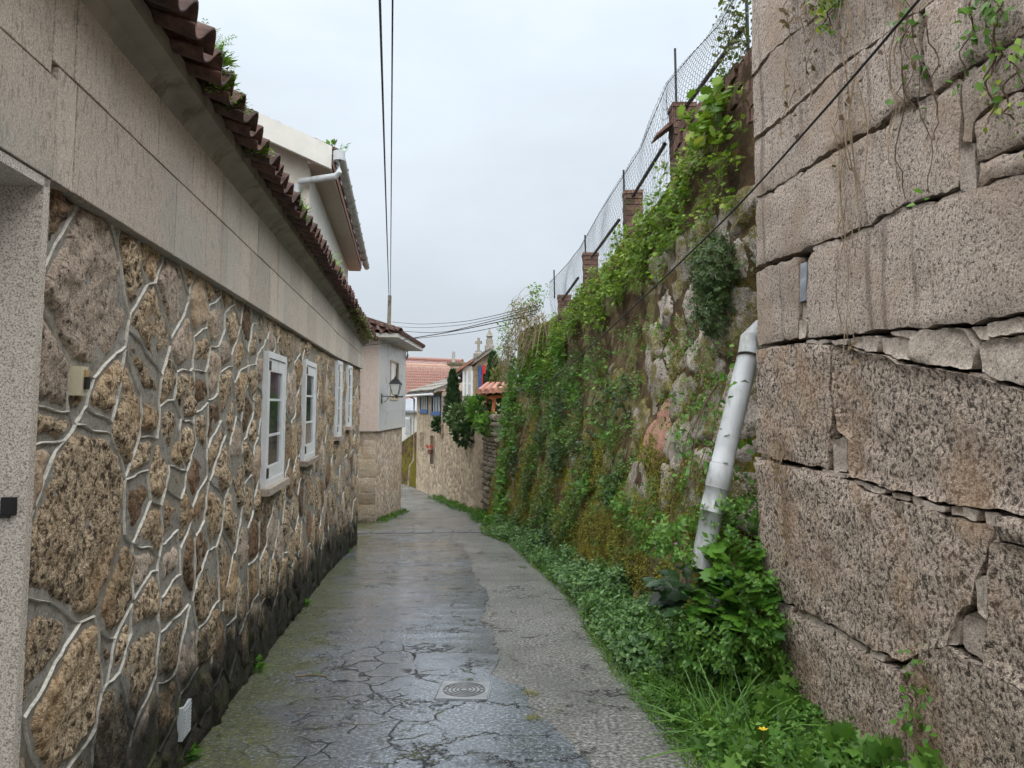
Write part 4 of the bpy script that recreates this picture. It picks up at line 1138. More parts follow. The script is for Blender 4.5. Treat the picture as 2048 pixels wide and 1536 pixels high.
# roof slab with overhang
sl = .43
def UR(Y, a, h): return UW(Y, zE - a * sl + h, a)                             # a: + outwards (eave), - inwards/up
mb = MB(); mb.box8([UR(Yn - .42, .38, .06), UR(Yf + .35, .38, .06), UR(Yf + .35, -7, .06), UR(Yn - .42, -7, .06), UR(Yn - .42, .38, .22), UR(Yf + .35, .38, .22), UR(Yf + .35, -7, .22), UR(Yn - .42, -7, .22)]); rf = mb.build('roof_slab', M['tile_b'], uh)
mb = MB(); mb.box8([UW(Yn - .4, zE - .18, .0), UW(Yf + .3, zE - .18, .0), UW(Yf + .3, zE - .18, .36), UW(Yn - .4, zE - .18, .36), UW(Yn - .4, zE - .06, .0), UW(Yf + .3, zE - .06, .0), UW(Yf + .3, zE - .1, .36), UW(Yn - .4, zE - .1, .36)]); mb.build('soffit', M['soffit'], uh)
bp0, bp1 = UR(Yn - .45, .40, 0), UR(Yn - .45, -6.9, 0)
mb = MB(); mb.box8([UR(Yn - .5, .40, -.12), UR(Yn - .4, .40, -.12), UR(Yn - .4, -6.9, -.12), UR(Yn - .5, -6.9, -.12), UR(Yn - .5, .40, .27), UR(Yn - .4, .40, .27), UR(Yn - .4, -6.9, .27), UR(Yn - .5, -6.9, .27)]); mb.build('barge_board', M['white_wall'], uh)
ax = (UW(1, 0, 0) - UW(0, 0, 0)).normalized(); us = (UR(15, -1, 0) - UR(15, 0, 0)).normalized(); nr = ax.cross(us).normalized()
if nr.z < 0: ax = -ax; nr = ax.cross(us).normalized()
Y = Yn - .3
while Y < Yf + .3:
    lay(TM, M['tile_b'], rf, UR(Y, .46, .27), ax, us, nr, .03); Y += .225
gz = zE - .06
gut = MB(); n = 10; vs = []; fs = []
gy = [Yn - .5, Yf + .35]
for Y in gy:
    for k in range(n + 1):
        t = math.pi + math.pi * k / n; vs.append(UW(Y, gz + .02 + .085 * math.sin(t), .53 + .085 * math.cos(t)))
    for k in range(n + 1):
        t = math.pi + math.pi * (n - k) / n; vs.append(UW(Y, gz + .02 + .078 * math.sin(t), .53 + .078 * math.cos(t)))
m = 2 * n + 2
for k in range(m): fs.append((k, (k + 1) % m, m + (k + 1) % m, m + k))
fs += [tuple(reversed(range(m))), tuple(range(m, 2 * m))]
gut.add(vs, fs); g_ = gut.build('gutter', M['pvc_grey'], uh)
for i in range(10):
    Y = Yn + .3 + i * 1.02; mb = MB(); pts = []
    for k in range(n + 1):
        t = math.pi + math.pi * k / n; pts.append(UW(Y, gz + .02 + .095 * math.sin(t), .53 + .095 * math.cos(t)))
    mb.tube([UW(Y, gz + .1, .40)] + pts, .014, 5).build('bracket', M['pvc_grey'], g_)
c0 = UW(Yn - .5, gz, .53)
mb = MB(); mb.lathe(c0 + Vector((0, -.02, -.1)), [(.02, .0), (.1, .0), (.1, .16), (.02, .16)], 10); mb.build('rain_head', M['grey_pvc'], uh)
d1 = c0 + Vector((0, -.02, -.36)); d2 = Vector((UG(-.2, 0, .12).x, UG(-.2, 0, .12).y, d1.z))
MB().tube([c0 + Vector((0, -.02, -.05)), d1 + Vector((0, 0, .06)), d1 + Vector((-.05, 0, 0)), d2 + Vector((.06, 0, .0)), d2 + Vector((0, 0, -.06)), UG(-.18, gz - 2.6, .12)], .055, 12).build('downpipe', M['grey_pvc'], uh)
a_ = at(665, 505, 19); Yw = 19.3
mb = MB(); mb.fbox(UW, Yw, Yw + 1.15, 3.6, 4.75, -.05, .03); wn_ = mb.build('window', M['iron'], uh)
mb = MB(); mb.fbox(UW, Yw + .08, Yw + 1.07, 3.68, 4.67, .031, .04); mb.build('pane', M['glass'], wn_)

# ------------------------------------------------------------------ second house at the bend (tiled upper storey over rubble)
h2 = thing('tiled_house', 'narrow house at the bend with pale tiled upper storey over a rubble stone ground floor', 'house', (-3.45, 19.7, zg(19.7)))
K = Vector((-3.45, 19.67, 0)); side = (Vector((-3.33, 23.5, 0)) - K).normalized(); fr_ = Vector((-.985, -.17, 0)).normalized()
nS = Vector((side.y, -side.x, 0)); nF = Vector((fr_.y, -fr_.x, 0))
if nF.y > 0: nF = -nF
def S2(a, z, o): p = K + side * a + nS * o; return Vector((p.x, p.y, z))
def F2(a, z, o): p = K + fr_ * a + nF * o; return Vector((p.x, p.y, z))
zU, zT = .95, 3.3
mb = MB(); pts = [F2(0, 0, -.008) + nS * -.008, S2(3.85, 0, -.008), S2(3.85, 0, -4), F2(4, 0, -.008)]
mb.box8([Vector((p.x, p.y, -1.9)) for p in pts] + [Vector((p.x, p.y, zU)) for p in pts]); w2 = mb.build('lower_wall', M['far_mortar'], h2)
def rubble(F, a0, a1, zf0, zf1, d, mat, parent, proud=.03, gap=.012, holes=(), name='stone', flat=1.0, lim=300):
    sds = []; t = 0
    while t < 4000:
        t += 1
        a = rng.uniform(a0, a1); z = rng.uniform(zf0(a), zf1(a))
        if any(h[0] < a < h[1] and h[2] < z < h[3] for h in holes): continue
        if all(math.hypot((a - s[0]), (z - s[1]) * flat) > d * rng.uniform(.8, 1.1) for s in sds): sds.append((a, z, rng.uniform(0, d * .3)))
    hs_ = []
    for h in holes:
        n1 = max(2, int((h[1] - h[0]) / (d * .6))); n2 = max(2, int((h[3] - h[2]) / (d * .6)))
        for i in range(n1):
            for j in range(n2): hs_.append((h[0] + (h[1] - h[0]) * (i + .5) / n1, h[2] + (h[3] - h[2]) * (j + .5) / n2, 0))
    all_ = [(s[0], s[1] * flat, s[2]) for s in sds + hs_]
    zz0 = min(zf0(a0), zf0(a1)) - .1; zz1 = max(zf1(a0), zf1(a1))
    c_ = cells(all_, [(a0, zz0 * flat), (a1, zz0 * flat), (a1, zz1 * flat), (a0, zz1 * flat)])
    k = 0; rest = MB()
    items = []
    for s, poly in zip(sds, c_):
        if poly is None: continue
        poly = [(x, y / flat) for x, y in poly]
        top = (zf1(a1) - zf1(a0)) / (a1 - a0) if a1 != a0 else 0
        poly = clip_half(poly, -top, 1, zf1(a0) - top * a0)
        if len(poly) < 3: continue
        q = inset(poly, gap)
        if not q or abs(parea(q)) < .002: continue
        items.append((abs(parea(q)), s, chaikin(q, 1, .22)))
    items.sort(key=lambda t: -t[0])
    for A_, s, q in items:
        sv, sf = stone(F, q, d * .42, proud * rng.uniform(.0, .4), .04, .014, s[0] * 3 + s[1] * 7, d * .1, .007, d * .2, 9, .12)
        if k < lim: build(name, sv, sf, mat, parent, None, True)
        else: rest.add(sv, sf)
        k += 1
    if rest.v: o = rest.build('small_stones', mat, parent, None, True); o['kind'] = 'stuff'
rubble(S2, 0.02, 3.85, lambda a: zg(19.7 + a) - .05, lambda a: zU - .03, .145, M['b2_stone'], w2, lim=220)
# squared quoin stones on the front
z = zg(19.5) - .05; i = 0
while z < zU - .1:
    h = rng.uniform(.16, .32); a = -.02
    while a < 1.6:
        w_ = rng.uniform(.3, .75)
        q = [(a + .01, z + .01), (a + w_ - .01, z + .01), (a + w_ - .01, min(z + h, zU - .03) - .01), (a + .01, min(z + h, zU - .03) - .01)]
        sv, sf = stone(F2, q, .08, .003, .06, .014, i * 3.1, .012, .006, .04, 12, .06); build('quoin', sv, sf, M['b2_stone'], w2, None, True)
        a += w_; i += 1
    z += h
pts = [F2(0, 0, .06) + nS * .06, S2(3.95, 0, .06), S2(3.95, 0, -4), F2(4, 0, .06)]
mb = MB(); mb.box8([Vector((p.x, p.y, zU)) for p in pts] + [Vector((p.x, p.y, zT)) for p in pts]); u2 = mb.build('upper_wall', M['cream'], h2)
wa0, wa1, wz0, wz1 = 1.4, 2.62, 1.75, 2.84
def tiles2(F, a0, a1, mat, dw, dh, hole=None, o=.062, f0=lambda a: a):
    a = a0
    while a < a1 - .01:
        b_ = min(a + dw, a1); z = zU + .01
        while z < zT - .01:
            c = min(z + dh, zT)
            segs = [(a, b_, z, c)]
            if hole and b_ > hole[0] and a < hole[1] and c > hole[2] and z < hole[3]:
                segs = []
                if a < hole[0]: segs.append((a, hole[0], z, c))
                if b_ > hole[1]: segs.append((hole[1], b_, z, c))
                m0, m1 = max(a, hole[0]), min(b_, hole[1])
                if z < hole[2]: segs.append((m0, m1, z, hole[2]))
                if c > hole[3]: segs.append((m0, m1, hole[3], c))
            for (p, q, r_, s_) in segs:
                mb = MB(); mb.fbox(F, p + .004, q - .004, r_ + .004, s_ - .004, o - .01, o + .012); mb.build('wall_tile', mat, u2)
            z = c
        a = b_
tiles2(S2, -.05, 3.95, M['blue_panel'], .5, .47, (wa0, wa1, wz0, wz1), .062)
tiles2(F2, -.045, .62, M['pink_panel'], .33, .47, None, .062)
tiles2(F2, .62, 2.4, M['blue_panel'], .5, .47, None, .062)
wn_ = MB(); t = .05
for (a, b_, c, d) in ((wa0, wa0 + t, wz0, wz1), (wa1 - t, wa1, wz0, wz1), (wa0 + t, wa1 - t, wz0, wz0 + t), (wa0 + t, wa1 - t, wz1 - t, wz1)): wn_.fbox(S2, a, b_, c, d, .061, .1)
wo_ = wn_.build('window', M['far_mortar'], h2)
MB().fbox(S2, wa0 + t, wa1 - t, wz0 + t, wz1 - t, .061, .065).build('pane', M['glass'], wo_)
MB().fbox(S2, wa0 + .06, (wa0 + wa1) / 2, wz0 + .3, wz1 - .06, .066, .075).build('blind', M['white'], wo_)
# eave slab and hipped tile roof
oh = .52
def corner(a, z): p = K + (nS + nF) * a; return Vector((p.x, p.y, z))
e0 = corner(oh, 0); e1 = K + side * 4.5 + nS * oh; e2 = K + side * 4.5 - nS * 4; e3 = K + fr_ * 4 + nF * oh
lo = [Vector((p.x, p.y, zT)) for p in (e0, e1, e2, e3)]
mb = MB(); mb.box8([p for p in lo] + [p + Vector((0, 0, .1)) for p in lo]); mb.build('eave', M['white_wall'], h2)
mb = MB()
rise = .36
ap = K + side * 2.5 - nS * 2.2; apx = Vector((ap.x, ap.y, zT + .1 + rise * 2.9))
q = [p + Vector((0, 0, .102)) for p in lo]
mb.add(q + [apx], [(0, 1, 4), (1, 2, 4), (2, 3, 4), (3, 0, 4)]); r2 = mb.build('roof', M['tile_b'], h2)
def tile_plane(A, B, C, rows, lim=None, mat=M['tile_b'], parent=r2, me=TM, dw=.225, dl=.34):
    axv = (B - A).normalized(); nrm = axv.cross(C - A).normalized()
    if nrm.z < 0: nrm = -nrm
    usv = nrm.cross(axv).normalized()
    if usv.z < 0: usv = -usv
    Lh = (B - A).length; cx_ = (C - A).dot(axv); cy_ = (C - A).dot(usv)
    axm = axv if axv.cross(usv).dot(nrm) > 0 else -axv
    for r_ in range(rows):
        u = r_ * dl; f = u / cy_
        x0, x1 = cx_ * f, Lh + (cx_ - Lh) * f
        x = x0 + .12
        while x < x1 - .1:
            lay(me, mat, parent, A + axv * x + usv * (u - .05) + nrm * .035, axm, usv, nrm, .03); x += dw
q0 = [p for p in q]
tile_plane(q0[3], q0[0], apx, 6); tile_plane(q0[0], q0[1], apx, 4)
hip = (apx - q0[0]).normalized(); hx = hip.cross(Vector((0, 0, 1))).normalized(); hn = hx.cross(hip).normalized()
for i in range(9): lay(TM, M['tile_b'], r2, q0[0] + hip * (i * .34 - .02) + hn * .07, hx, hip, hn, .03)
MB().tube([S2(3.97, zT - .02, .1), S2(3.97, zT - .16, .12), S2(3.97, zT - .3, .08)], .03, 8).build('spout', M['pvc_grey'], h2)

# wall lantern
la = at(757, 793, 19.95); A0 = S2(.25, 0, .08)
lan = thing('wall_lantern', 'black iron four-sided lantern on a bracket on the tiled house', 'lantern', (A0.x, A0.y, 2.0))
zA = at(757, 793, A0.y).z
arm = Vector((nS.x, nS.y, 0))
e_ = A0 + arm * .56; c_ = A0 + arm * .36
MB().tube([Vector((A0.x, A0.y, zA)), Vector((e_.x, e_.y, zA))], .013, 6).build('arm', M['iron'], lan)
MB().tube([Vector((A0.x, A0.y, zA + .07)), Vector((A0.x, A0.y, zA - .18))], .016, 6).build('wall_plate', M['iron'], lan)
sc = [Vector((A0.x, A0.y, zA - .14)) + arm * (.06 + .035 * i) + Vector((0, 0, .13 * math.sin(i * .26) - .03 * math.sin(i * 1.1))) for i in range(8)]
MB().tube(sc, .009, 5).build('scroll', M['iron'], lan)
MB().box(-.13, .13, -.05, .05, -.028, -.014, Matrix.Translation((c_.x + .06, c_.y, zA))).build('tray', M['iron'], lan)
LC = Vector((c_.x, c_.y, zA + .02))
MB().lathe(LC, [(.06, 0), (.075, .02), (.05, .03)], 4, R(45)).build('base_ring', M['iron'], lan)
MB().lathe(LC, [(.095, .032), (.185, .30)], 4, R(45)).build('glass_panes', M['lampglass'], lan)
for k in range(4):
    t = R(45) + k * math.pi / 2; MB().tube([LC + Vector((.1 * math.cos(t), .1 * math.sin(t), .03)), LC + Vector((.192 * math.cos(t), .192 * math.sin(t), .305))], .009, 5).build('glazing_bar', M['iron'], lan)
MB().lathe(LC, [(.215, .302), (.205, .325), (.10, .42), (.06, .435), (.06, .46), (.03, .475), (.022, .50), (.004, .53)], 4, R(45)).build('cap', M['iron'], lan)

# ------------------------------------------------------------------ utility pole and overhead cables
pb = at(778, 650, 30)
pole = thing('utility_pole', 'weathered grey utility pole standing behind the tiled house', 'pole', (pb.x, 30, zg(30)))
ptop = at(779.5, 591, 30)
MB().tube([Vector((pb.x - .06, 30, zg(30) - .1)), ptop], [.1, .072], 10).build('shaft', M['wood_grey'], pole)
MB().tube([ptop + Vector((0, 0, -.25)), ptop + Vector((.0, -.12, -.22))], .02, 6).build('insulator', M['iron'], pole)
def cable(pts, r, label, name='overhead_cable', mat=None, grp=None):
    V = MB().tube(pts, r, 6); o = V.build(name, mat or M['cable'])
    return tag(o, label, 'cable', grp)
for p_, q_, r_, lab in ((ptop + Vector((-.03, 0, -.02)), at(760, -20, 7), .013, 'left of the two black cables running overhead down the lane to the pole'), (ptop + Vector((.03, 0, -.2)), at(785.5, -20, 7.6), .010, 'right and thinner of the two black cables running overhead down the lane')):
    cable(sag(p_, p_ + (q_ - p_) * 1.45, 30, .12), r_, lab)
VE = lambda x, y: at(x, y, 15.2)
def curve3(keys, r, label):
    # smooth catenary-like run through surveyed points
    pts = []
    for a, b in zip(keys, keys[1:]):
        for i in range(6): pts.append(a.lerp(b, i / 6))
    pts.append(keys[-1])
    for _ in range(4): pts = [pts[0]] + [(pts[i - 1] + pts[i] * 2 + pts[i + 1]) / 4 for i in range(1, len(pts) - 1)] + [pts[-1]]
    return cable(pts, r, label)
curve3([at(784, 644, 30), at(841, 649, 26), at(928, 644, 20.5), at(1000, 629, 17.5), at(1076, 609, 15)], .008, 'topmost of the thin cables crossing from the pole to the creeper')
curve3([at(786, 653, 30), at(849, 656, 26), at(928, 650, 20.5), at(1000, 634, 17.5), at(1076, 612, 15)], .007, 'second thin cable from the top crossing from the pole to the creeper')
curve3([at(788, 661, 30), at(858, 666, 26), at(900, 663, 22.5), at(960, 648, 19), at(1076, 619, 15)], .010, 'thicker cable crossing from the pole below the two thin ones')
curve3([at(727, 691, 14.85), at(775, 686, 15.4), at(826, 676, 16.6), at(884, 667, 17.8), at(960, 652, 17.4), at(1070, 628, 15.2)], .011, 'black cable rising from the corner of the stone house towards the creeper')
curve3([at(822, 678, 25), at(880, 672, 22), at(946, 664, 19.5), at(1027, 647, 16.8), at(1034, 644, 16.6)], .008, 'lowest thin cable ending among the creeper stems')
ck_ = [at(1880, -30, 2.6), at(1700, 178, 3.25), at(1490, 410, 4.45), at(1300, 590, 6.0), at(1160, 718, 8.4), at(1105, 762, 10.2), at(1072, 777, 11.3)]
ck_ = [p + Vector((-.03, 0, 0)) for p in ck_]
curve3(ck_, .006, 'thick black cable slanting down across the granite wall and ferns')

# ------------------------------------------------------------------ houses at the end of the lane
fh = thing('far_stone_house', 'tan rubble house with blue windows and stone slab roof at the lane end', 'house', (-3.2, 30, zg(30)))
Q0, Q1 = Vector((-4.03, 32.7, 0)), Vector((-1.13, 23.5, 0))
fd = (Q1 - Q0).normalized(); fn = Vector((fd.y, -fd.x, 0))
if fn.x > 0: fn = -fn
def FH(a, z, o): p = Q0 + fd * a + fn * o; return Vector((p.x, p.y, z))
fxF = lambda Y, z: Q0.x + (Q1.x - Q0.x) * (Y - Q0.y) / (Q1.y - Q0.y)
def hf(x, y):
    p = hit(x, y, fxF, 18, 40); return ((p - Q0).to_2d().dot(fd.to_2d()), p.z)
LN = (Q1 - Q0).length
aH = hf(886, 800)[0]                          # where the house ends and the garden wall begins
zE2 = hf(836, 786)[1]
mb = MB(); mb.fbox(FH, 0, aH, -2.2, zE2, -3.5, -.008); fw = mb.build('wall', M['far_mortar'], fh)
wins = []
for (x0, y0, x1, y1) in ((841, 790, 856, 822), (864, 791, 882, 826), (840, 862, 847, 897), (861, 868, 870, 931)):
    A_, B_ = hf(x0, y1), hf(x1, y0); C_ = hf(x0, y0); wins.append((A_[0], B_[0], A_[1], (B_[1] + C_[1]) / 2))
rubble(FH, .02, aH, lambda a: zg((Q0 + fd * a).y) - .05, lambda a: zE2 - .02,   .2, M['far_stone'], fw, .05, .014, wins, lim=230)
for k, (a0, a1, z0, z1) in enumerate(wins):
    mb = MB(); t = .07
    for (a, b_, c, d) in ((a0, a0 + t, z0, z1), (a1 - t, a1, z0, z1), (a0 + t, a1 - t, z0, z0 + t), (a0 + t, a1 - t, z1 - t, z1)): mb.fbox(FH, a, b_, c, d, -.02, .03)
    wn_ = mb.build('window', M['blue'] if k < 2 else M['far_mortar'], fh)
    MB().fbox(FH, a0 + t, a1 - t, z0 + t, z1 - t, -.019, -.008).build('pane', M['glass'] if k != 3 else M['dark'], wn_)
    if k < 2:
        n = 3
        for i in range(n):
            a = a0 + t + (a1 - a0 - 2 * t) * (i + .5) / n; MB().fbox(FH, a - .1, a + .1, z0 + t, z1 - t, -.007, .004).build('curtain', M['curtain'], wn_)
        MB().fbox(FH, a0 - .05, a1 + .05, z0 - .08, z0 - .002, -.02, .06).build('sill', M['blue'], wn_)
fp = [FH((wins[3][0] + wins[3][1]) / 2, wins[3][2] + .85, .05)]
# slab roof of the far house
ev0, ev1 = FH(-.35, zE2 + .02, .35), FH(aH + .1, zE2 + .02, .35)
tp0, tp1 = FH(.2, zE2 + 1.05, -2.6), FH(aH - .1, zE2 + 1.25, -2.9)
dn = Vector((0, 0, -.1))
mb = MB(); mb.box8([ev0 + dn, ev1 + dn, tp1 + dn, tp0 + dn, ev0, ev1, tp1, tp0]); fr2 = mb.build('roof', M['slate_roof'], fh)
for r_ in range(6):
    for c in range(9):
        def RP(u, v): return ev0.lerp(ev1, u).lerp(tp0.lerp(tp1, u), v)
        u0, u1 = c / 9 + .003, (c + 1) / 9 - .003; v0, v1 = r_ / 6 - .02, (r_ + 1) / 6 + .01
        up = Vector((0, 0, 1)); l0 = .06 + rng.uniform(0, .02); l1 = .02
        mb = MB(); mb.box8([RP(u0, v0) + up * (l0 - .035), RP(u1, v0) + up * (l0 - .035), RP(u1, v1) + up * l1 * .2, RP(u0, v1) + up * l1 * .2, RP(u0, v0) + up * l0, RP(u1, v0) + up * l0, RP(u1, v1) + up * (l1 + .015), RP(u0, v1) + up * (l1 + .015)])
        mb.build('roof_slab', M['slate_roof'], fr2)
MB().tube([FH(-.3, zE2 - .12, .4), FH(aH + .05, zE2 - .12, .4)], .045, 8).build('gutter', M['white'], fh)
z3 = zg(32.7)
MB().tube([FH(-.2, zE2 - .1, .36), FH(-.08, zE2 - .25, .1), FH(-.08, z3 + 1.2, .1), FH(-.14, z3 + .9, .25), FH(-.16, z3 + .05, .3)], .04, 8).build('downpipe', M['far_mortar'], fh)
# side wall seen to the right of its windows (quoins)
ZG = lambda a: zg((Q0 + fd * a).y)
for i in range(12):
    z = .4 + i * .17
    if z > zE2 - .1: break
    mb = MB(); mb.fbox(FH, aH - .03, aH + .06 + .06 * (i % 2), z, z + .155, -.5, .05); mb.build('quoin', M['b2_stone'], fh)

# garden wall continuing towards the viewer
gwl = thing('garden_wall', 'tan rubble garden wall between the far stone house and the dry stone pier', 'wall', FH((aH + LN) / 2, zg(26), 0))
zt0, zt1 = hf(886, 850)[1], hf(966, 838)[1]
zw = lambda a: zt0 + (zt1 - zt0) * (a - aH) / (LN - aH)
mb = MB(); mb.box8([FH(aH, -2.2, -.008), FH(LN, -2.2, -.008), FH(LN, -2.2, -.6), FH(aH, -2.2, -.6), FH(aH, zt0, -.008), FH(LN, zt1, -.008), FH(LN, zt1, -.6), FH(aH, zt0, -.6)]); gb = mb.build('wall_body', M['far_mortar'], gwl)
rubble(FH, aH + .13, LN, lambda a: ZG(a) - .05, lambda a: zw(a) + .06, .17, M['far_stone'], gb, .06, .008, lim=290)
# dry stone pier
dsp = thing('dry_stone_pier', 'dark dry-laid stone wall end stacked in thin courses beside the creeper', 'wall', (-.6, 21.6, zg(21.6)))
Dp0, Dp1 = at(966, 900, 22.8), at(1012, 900, 20.6)
dd = Vector((Dp1.x - Dp0.x, Dp1.y - Dp0.y, 0)).normalized(); dn_ = Vector((-dd.y, dd.x, 0))
if dn_.y > 0: dn_ = -dn_
Wd = math.hypot(Dp1.x - Dp0.x, Dp1.y - Dp0.y)
zt = at(985, 836, 21.7).z
def DS(a, z, o): return Vector((Dp0.x, Dp0.y, 0)) + dd * a + dn_ * o + Vector((0, 0, z))
mb = MB(); mb.fbox(DS, 0, Wd, -2, zt - .06, -1.6, -.04); db = mb.build('core', M['gap'], dsp)
z = zg(22) - .1; i = 0
while z < zt:
    h = rng.uniform(.09, .21); a = -.05
    while a < Wd:
        w_ = rng.uniform(.12, .42)
        q = chaikin([(a + .008, z + .006), (a + w_ - .008, z + .01), (a + w_ - .012, z + h - .006), (a + .012, z + h - .01)], 1, .2)
        sv, sf = stone(DS, q, .07, .03 + rng.uniform(-.03, .05), .12, .02, i * 2.3, .012, .006, .03, 9, .2); build('stone', sv, sf, M['dry_stone'], db, None, True)
        a += w_; i += 1
    z += h
# roof of red tiles behind
rh = thing('red_roofed_house', 'large house with a long bright red clay tile roof behind the stone houses', 'house', (-4.5, 46, zg(46)))
Ra, Rb = at(770, 717, 50), at(925, 724, 46)
Ea, Eb = at(740, 800, 45), at(935, 803, 41)
mb = MB(); vs = []; fs = []
ncol, nrow = 46, 15; sub = 6
for r_ in range(nrow):
    for e in (0, 1):
        v = (r_ + e) / nrow
        A_, B_ = Ea.lerp(Ra, v), Eb.lerp(Rb, v)
        for c in range(ncol * sub + 1):
            u = c / (ncol * sub); ph = (c % sub) / sub
            hgt = .07 * (math.sin(2 * math.pi * ph) * .5 + .5) + (.045 if e == 0 else .0)
            vs.append(A_.lerp(B_, u) + Vector((0, -.25 * hgt, hgt)))
m = ncol * sub + 1
for r_ in range(nrow):
    for c in range(m - 1): a = 2 * r_ * m + c; fs.append((a, a + 1, a + m + 1, a + m))
mb.add(vs, fs); mb.build('roof', M['tile_red'], rh, None, True)
MB().tube([Ra + Vector((0, 0, .05)), Rb + Vector((0, 0, .05))], .13, 8).build('ridge_tiles', M['tile_red'], rh)
mb = MB(); mb.box8([Vector((Ea.x, Ea.y + .4, -2.4)), Vector((Eb.x, Eb.y + .4, -2.4)), Vector((Rb.x, Rb.y + 1, -2.4)), Vector((Ra.x, Ra.y + 1, -2.4)), Vector((Ea.x, Ea.y + .4, Ea.z - .1)), Vector((Eb.x, Eb.y + .4, Eb.z - .1)), Vector((Rb.x, Rb.y + 1, Rb.z - .1)), Vector((Ra.x, Ra.y + 1, Ra.z - .1))]); mb.build('wall', M['far_mortar'], rh)
ch = thing('chimney', 'squat chimney with flat slab and grey flue pipe beside the chapel roof', 'chimney', at(912, 760, 36))
c0 = at(913, 735, 36)
MB().box(c0.x - .3, c0.x + .35, 35.7, 36.3, -1, c0.z + .1).build('stack', M['b2_stone'], ch)
MB().box(c0.x - .42, c0.x + .55, 35.6, 36.4, c0.z + .101, c0.z + .22).build('cap_slab', M['dry_stone'], ch)
f0 = at(907, 703, 36); MB().tube([Vector((f0.x, 36, c0.z + .2)), f0], .075, 10).build('flue', M['pvc_grey'], ch)
# small house with a dark slate roof between the two
sh = thing('slate_roofed_house', 'small white-walled house with dark slate roof in the gap at the lane end', 'house', at(820, 900, 38))
w0, w1 = at(800, 822, 38), at(836, 822, 37)
mb = MB(); mb.box8([Vector((w0.x, 38, -2.3)), Vector((w1.x, 37, -2.3)), Vector((w1.x, 41, -2.3)), Vector((w0.x, 42, -2.3)), Vector((w0.x, 38, w0.z)), Vector((w1.x, 37, w0.z)), Vector((w1.x, 41, w0.z)), Vector((w0.x, 42, w0.z))]); swl = mb.build('wall', M['white_wall'], sh)
r0, r1, r2_, r3 = at(796, 824, 37.6), at(840, 826, 36.6), at(842, 797, 40), at(800, 804, 41)
mb = MB(); mb.box8([r0, r1, r2_, r3] + [p + Vector((0, 0, .1)) for p in (r0, r1, r2_, r3)]); mb.build('roof', M['slate'], sh)
s0, s1 = at(812, 872, 37.6), at(821, 834, 37.4)
mb = MB(); mb.box(s0.x, s1.x, 37.3, 37.5, s0.z, s1.z); sw = mb.build('shutter', M['white'], sh)
for i in range(3):
    xx = s0.x + (s1.x - s0.x) * (i + .5) / 3; MB().box(xx - .03, xx + .03, 37.25, 37.29, s0.z + .1, s1.z - .1).build('slat', M['grey_pvc'], sw)
mw = thing('mossy_wall', 'low moss-covered wall closing the far end of the lane', 'wall', at(820, 970, 36))
a, b_ = at(798, 888, 36), at(834, 876, 34.5)
mb = MB(); mb.box8([Vector((a.x, 36, -2.4)), Vector((b_.x, 34.5, -2.4)), Vector((b_.x, 35, -2.4)), Vector((a.x, 36.5, -2.4)), Vector((a.x, 36, a.z)), Vector((b_.x, 34.5, b_.z + .3)), Vector((b_.x, 35, b_.z + .3)), Vector((a.x, 36.5, a.z))]); mb.build('wall_body', M['earth'], mw)

# ------------------------------------------------------------------ stone cottage with the painted door, cross and finial
cp = thing('gabled_cottage', 'stone gabled cottage with blue and red painted doorway above the garden wall', 'house', at(965, 800, 27))
def at_y(x, y, Y): return at(x, y, Y)
YC = 27.0
P_ = lambda x, y, d=0: at(x, y, YC + d)
gpoly = [P_(943, 840), P_(1030, 840), P_(1030, 752), P_(981, 700), P_(943, 737)]
mb = MB(); mb.prism(gpoly, (0, 4, 0)); cw_ = mb.build('gable_wall', M['far_stone'], cp)
mb = MB()
for (l, r_) in (((981, 696), (914, 744)), ((981, 696), (1032, 748))):
    A_, B_ = P_(*l, -.35), P_(*r_, -.35)
    d_ = Vector((0, 4.6, 0)); t_ = Vector((0, 0, .13))
    mb = MB(); mb.box8([B_ - t_, B_ - t_ + d_, A_ - t_ + d_, A_ - t_, B_, B_ + d_, A_ + d_, A_]); mb.build('roof', M['slate_roof'], cp)
for i in range(8):                            # verge slabs of the left slope
    A_ = P_(981, 696, -.4).lerp(P_(914, 744, -.4), i / 8); B_ = P_(981, 696, -.4).lerp(P_(914, 744, -.4), (i + 1) / 8 + .02)
    u = Vector((0, 0, .05 + .02 * (i % 2))); d_ = Vector((0, .5, 0))
    mb = MB(); mb.box8([B_, B_ + d_, A_ + d_, A_, B_ + u, B_ + d_ + u, A_ + d_ + u * .6, A_ + u * .6]); mb.build('verge_slab', M['slate_roof'], cp)
# doorway: blue leaf, red surround, dark opening
def flat(name, x0, y0, x1, y1, dy, mat, parent, th=.05):
    A_, B_ = P_(x0, y1, dy), P_(x1, y0, dy); return MB().box(A_.x, B_.x, YC + dy, YC + dy + th, A_.z, B_.z).build(name, mat, parent)
d0 = flat('doorway', 965, 733, 993, 800, -.06, M['dark'], cp)
flat('red_surround', 964, 731, 977, 748, -.12, M['red'], d0); flat('red_jamb', 963.5, 748, 966, 800, -.12, M['red'], d0)
flat('blue_leaf', 956.5, 731, 963, 803, -.13, M['blue'], cp); flat('blue_shutter', 993, 733, 997, 748, -.06, M['blue'], cp)
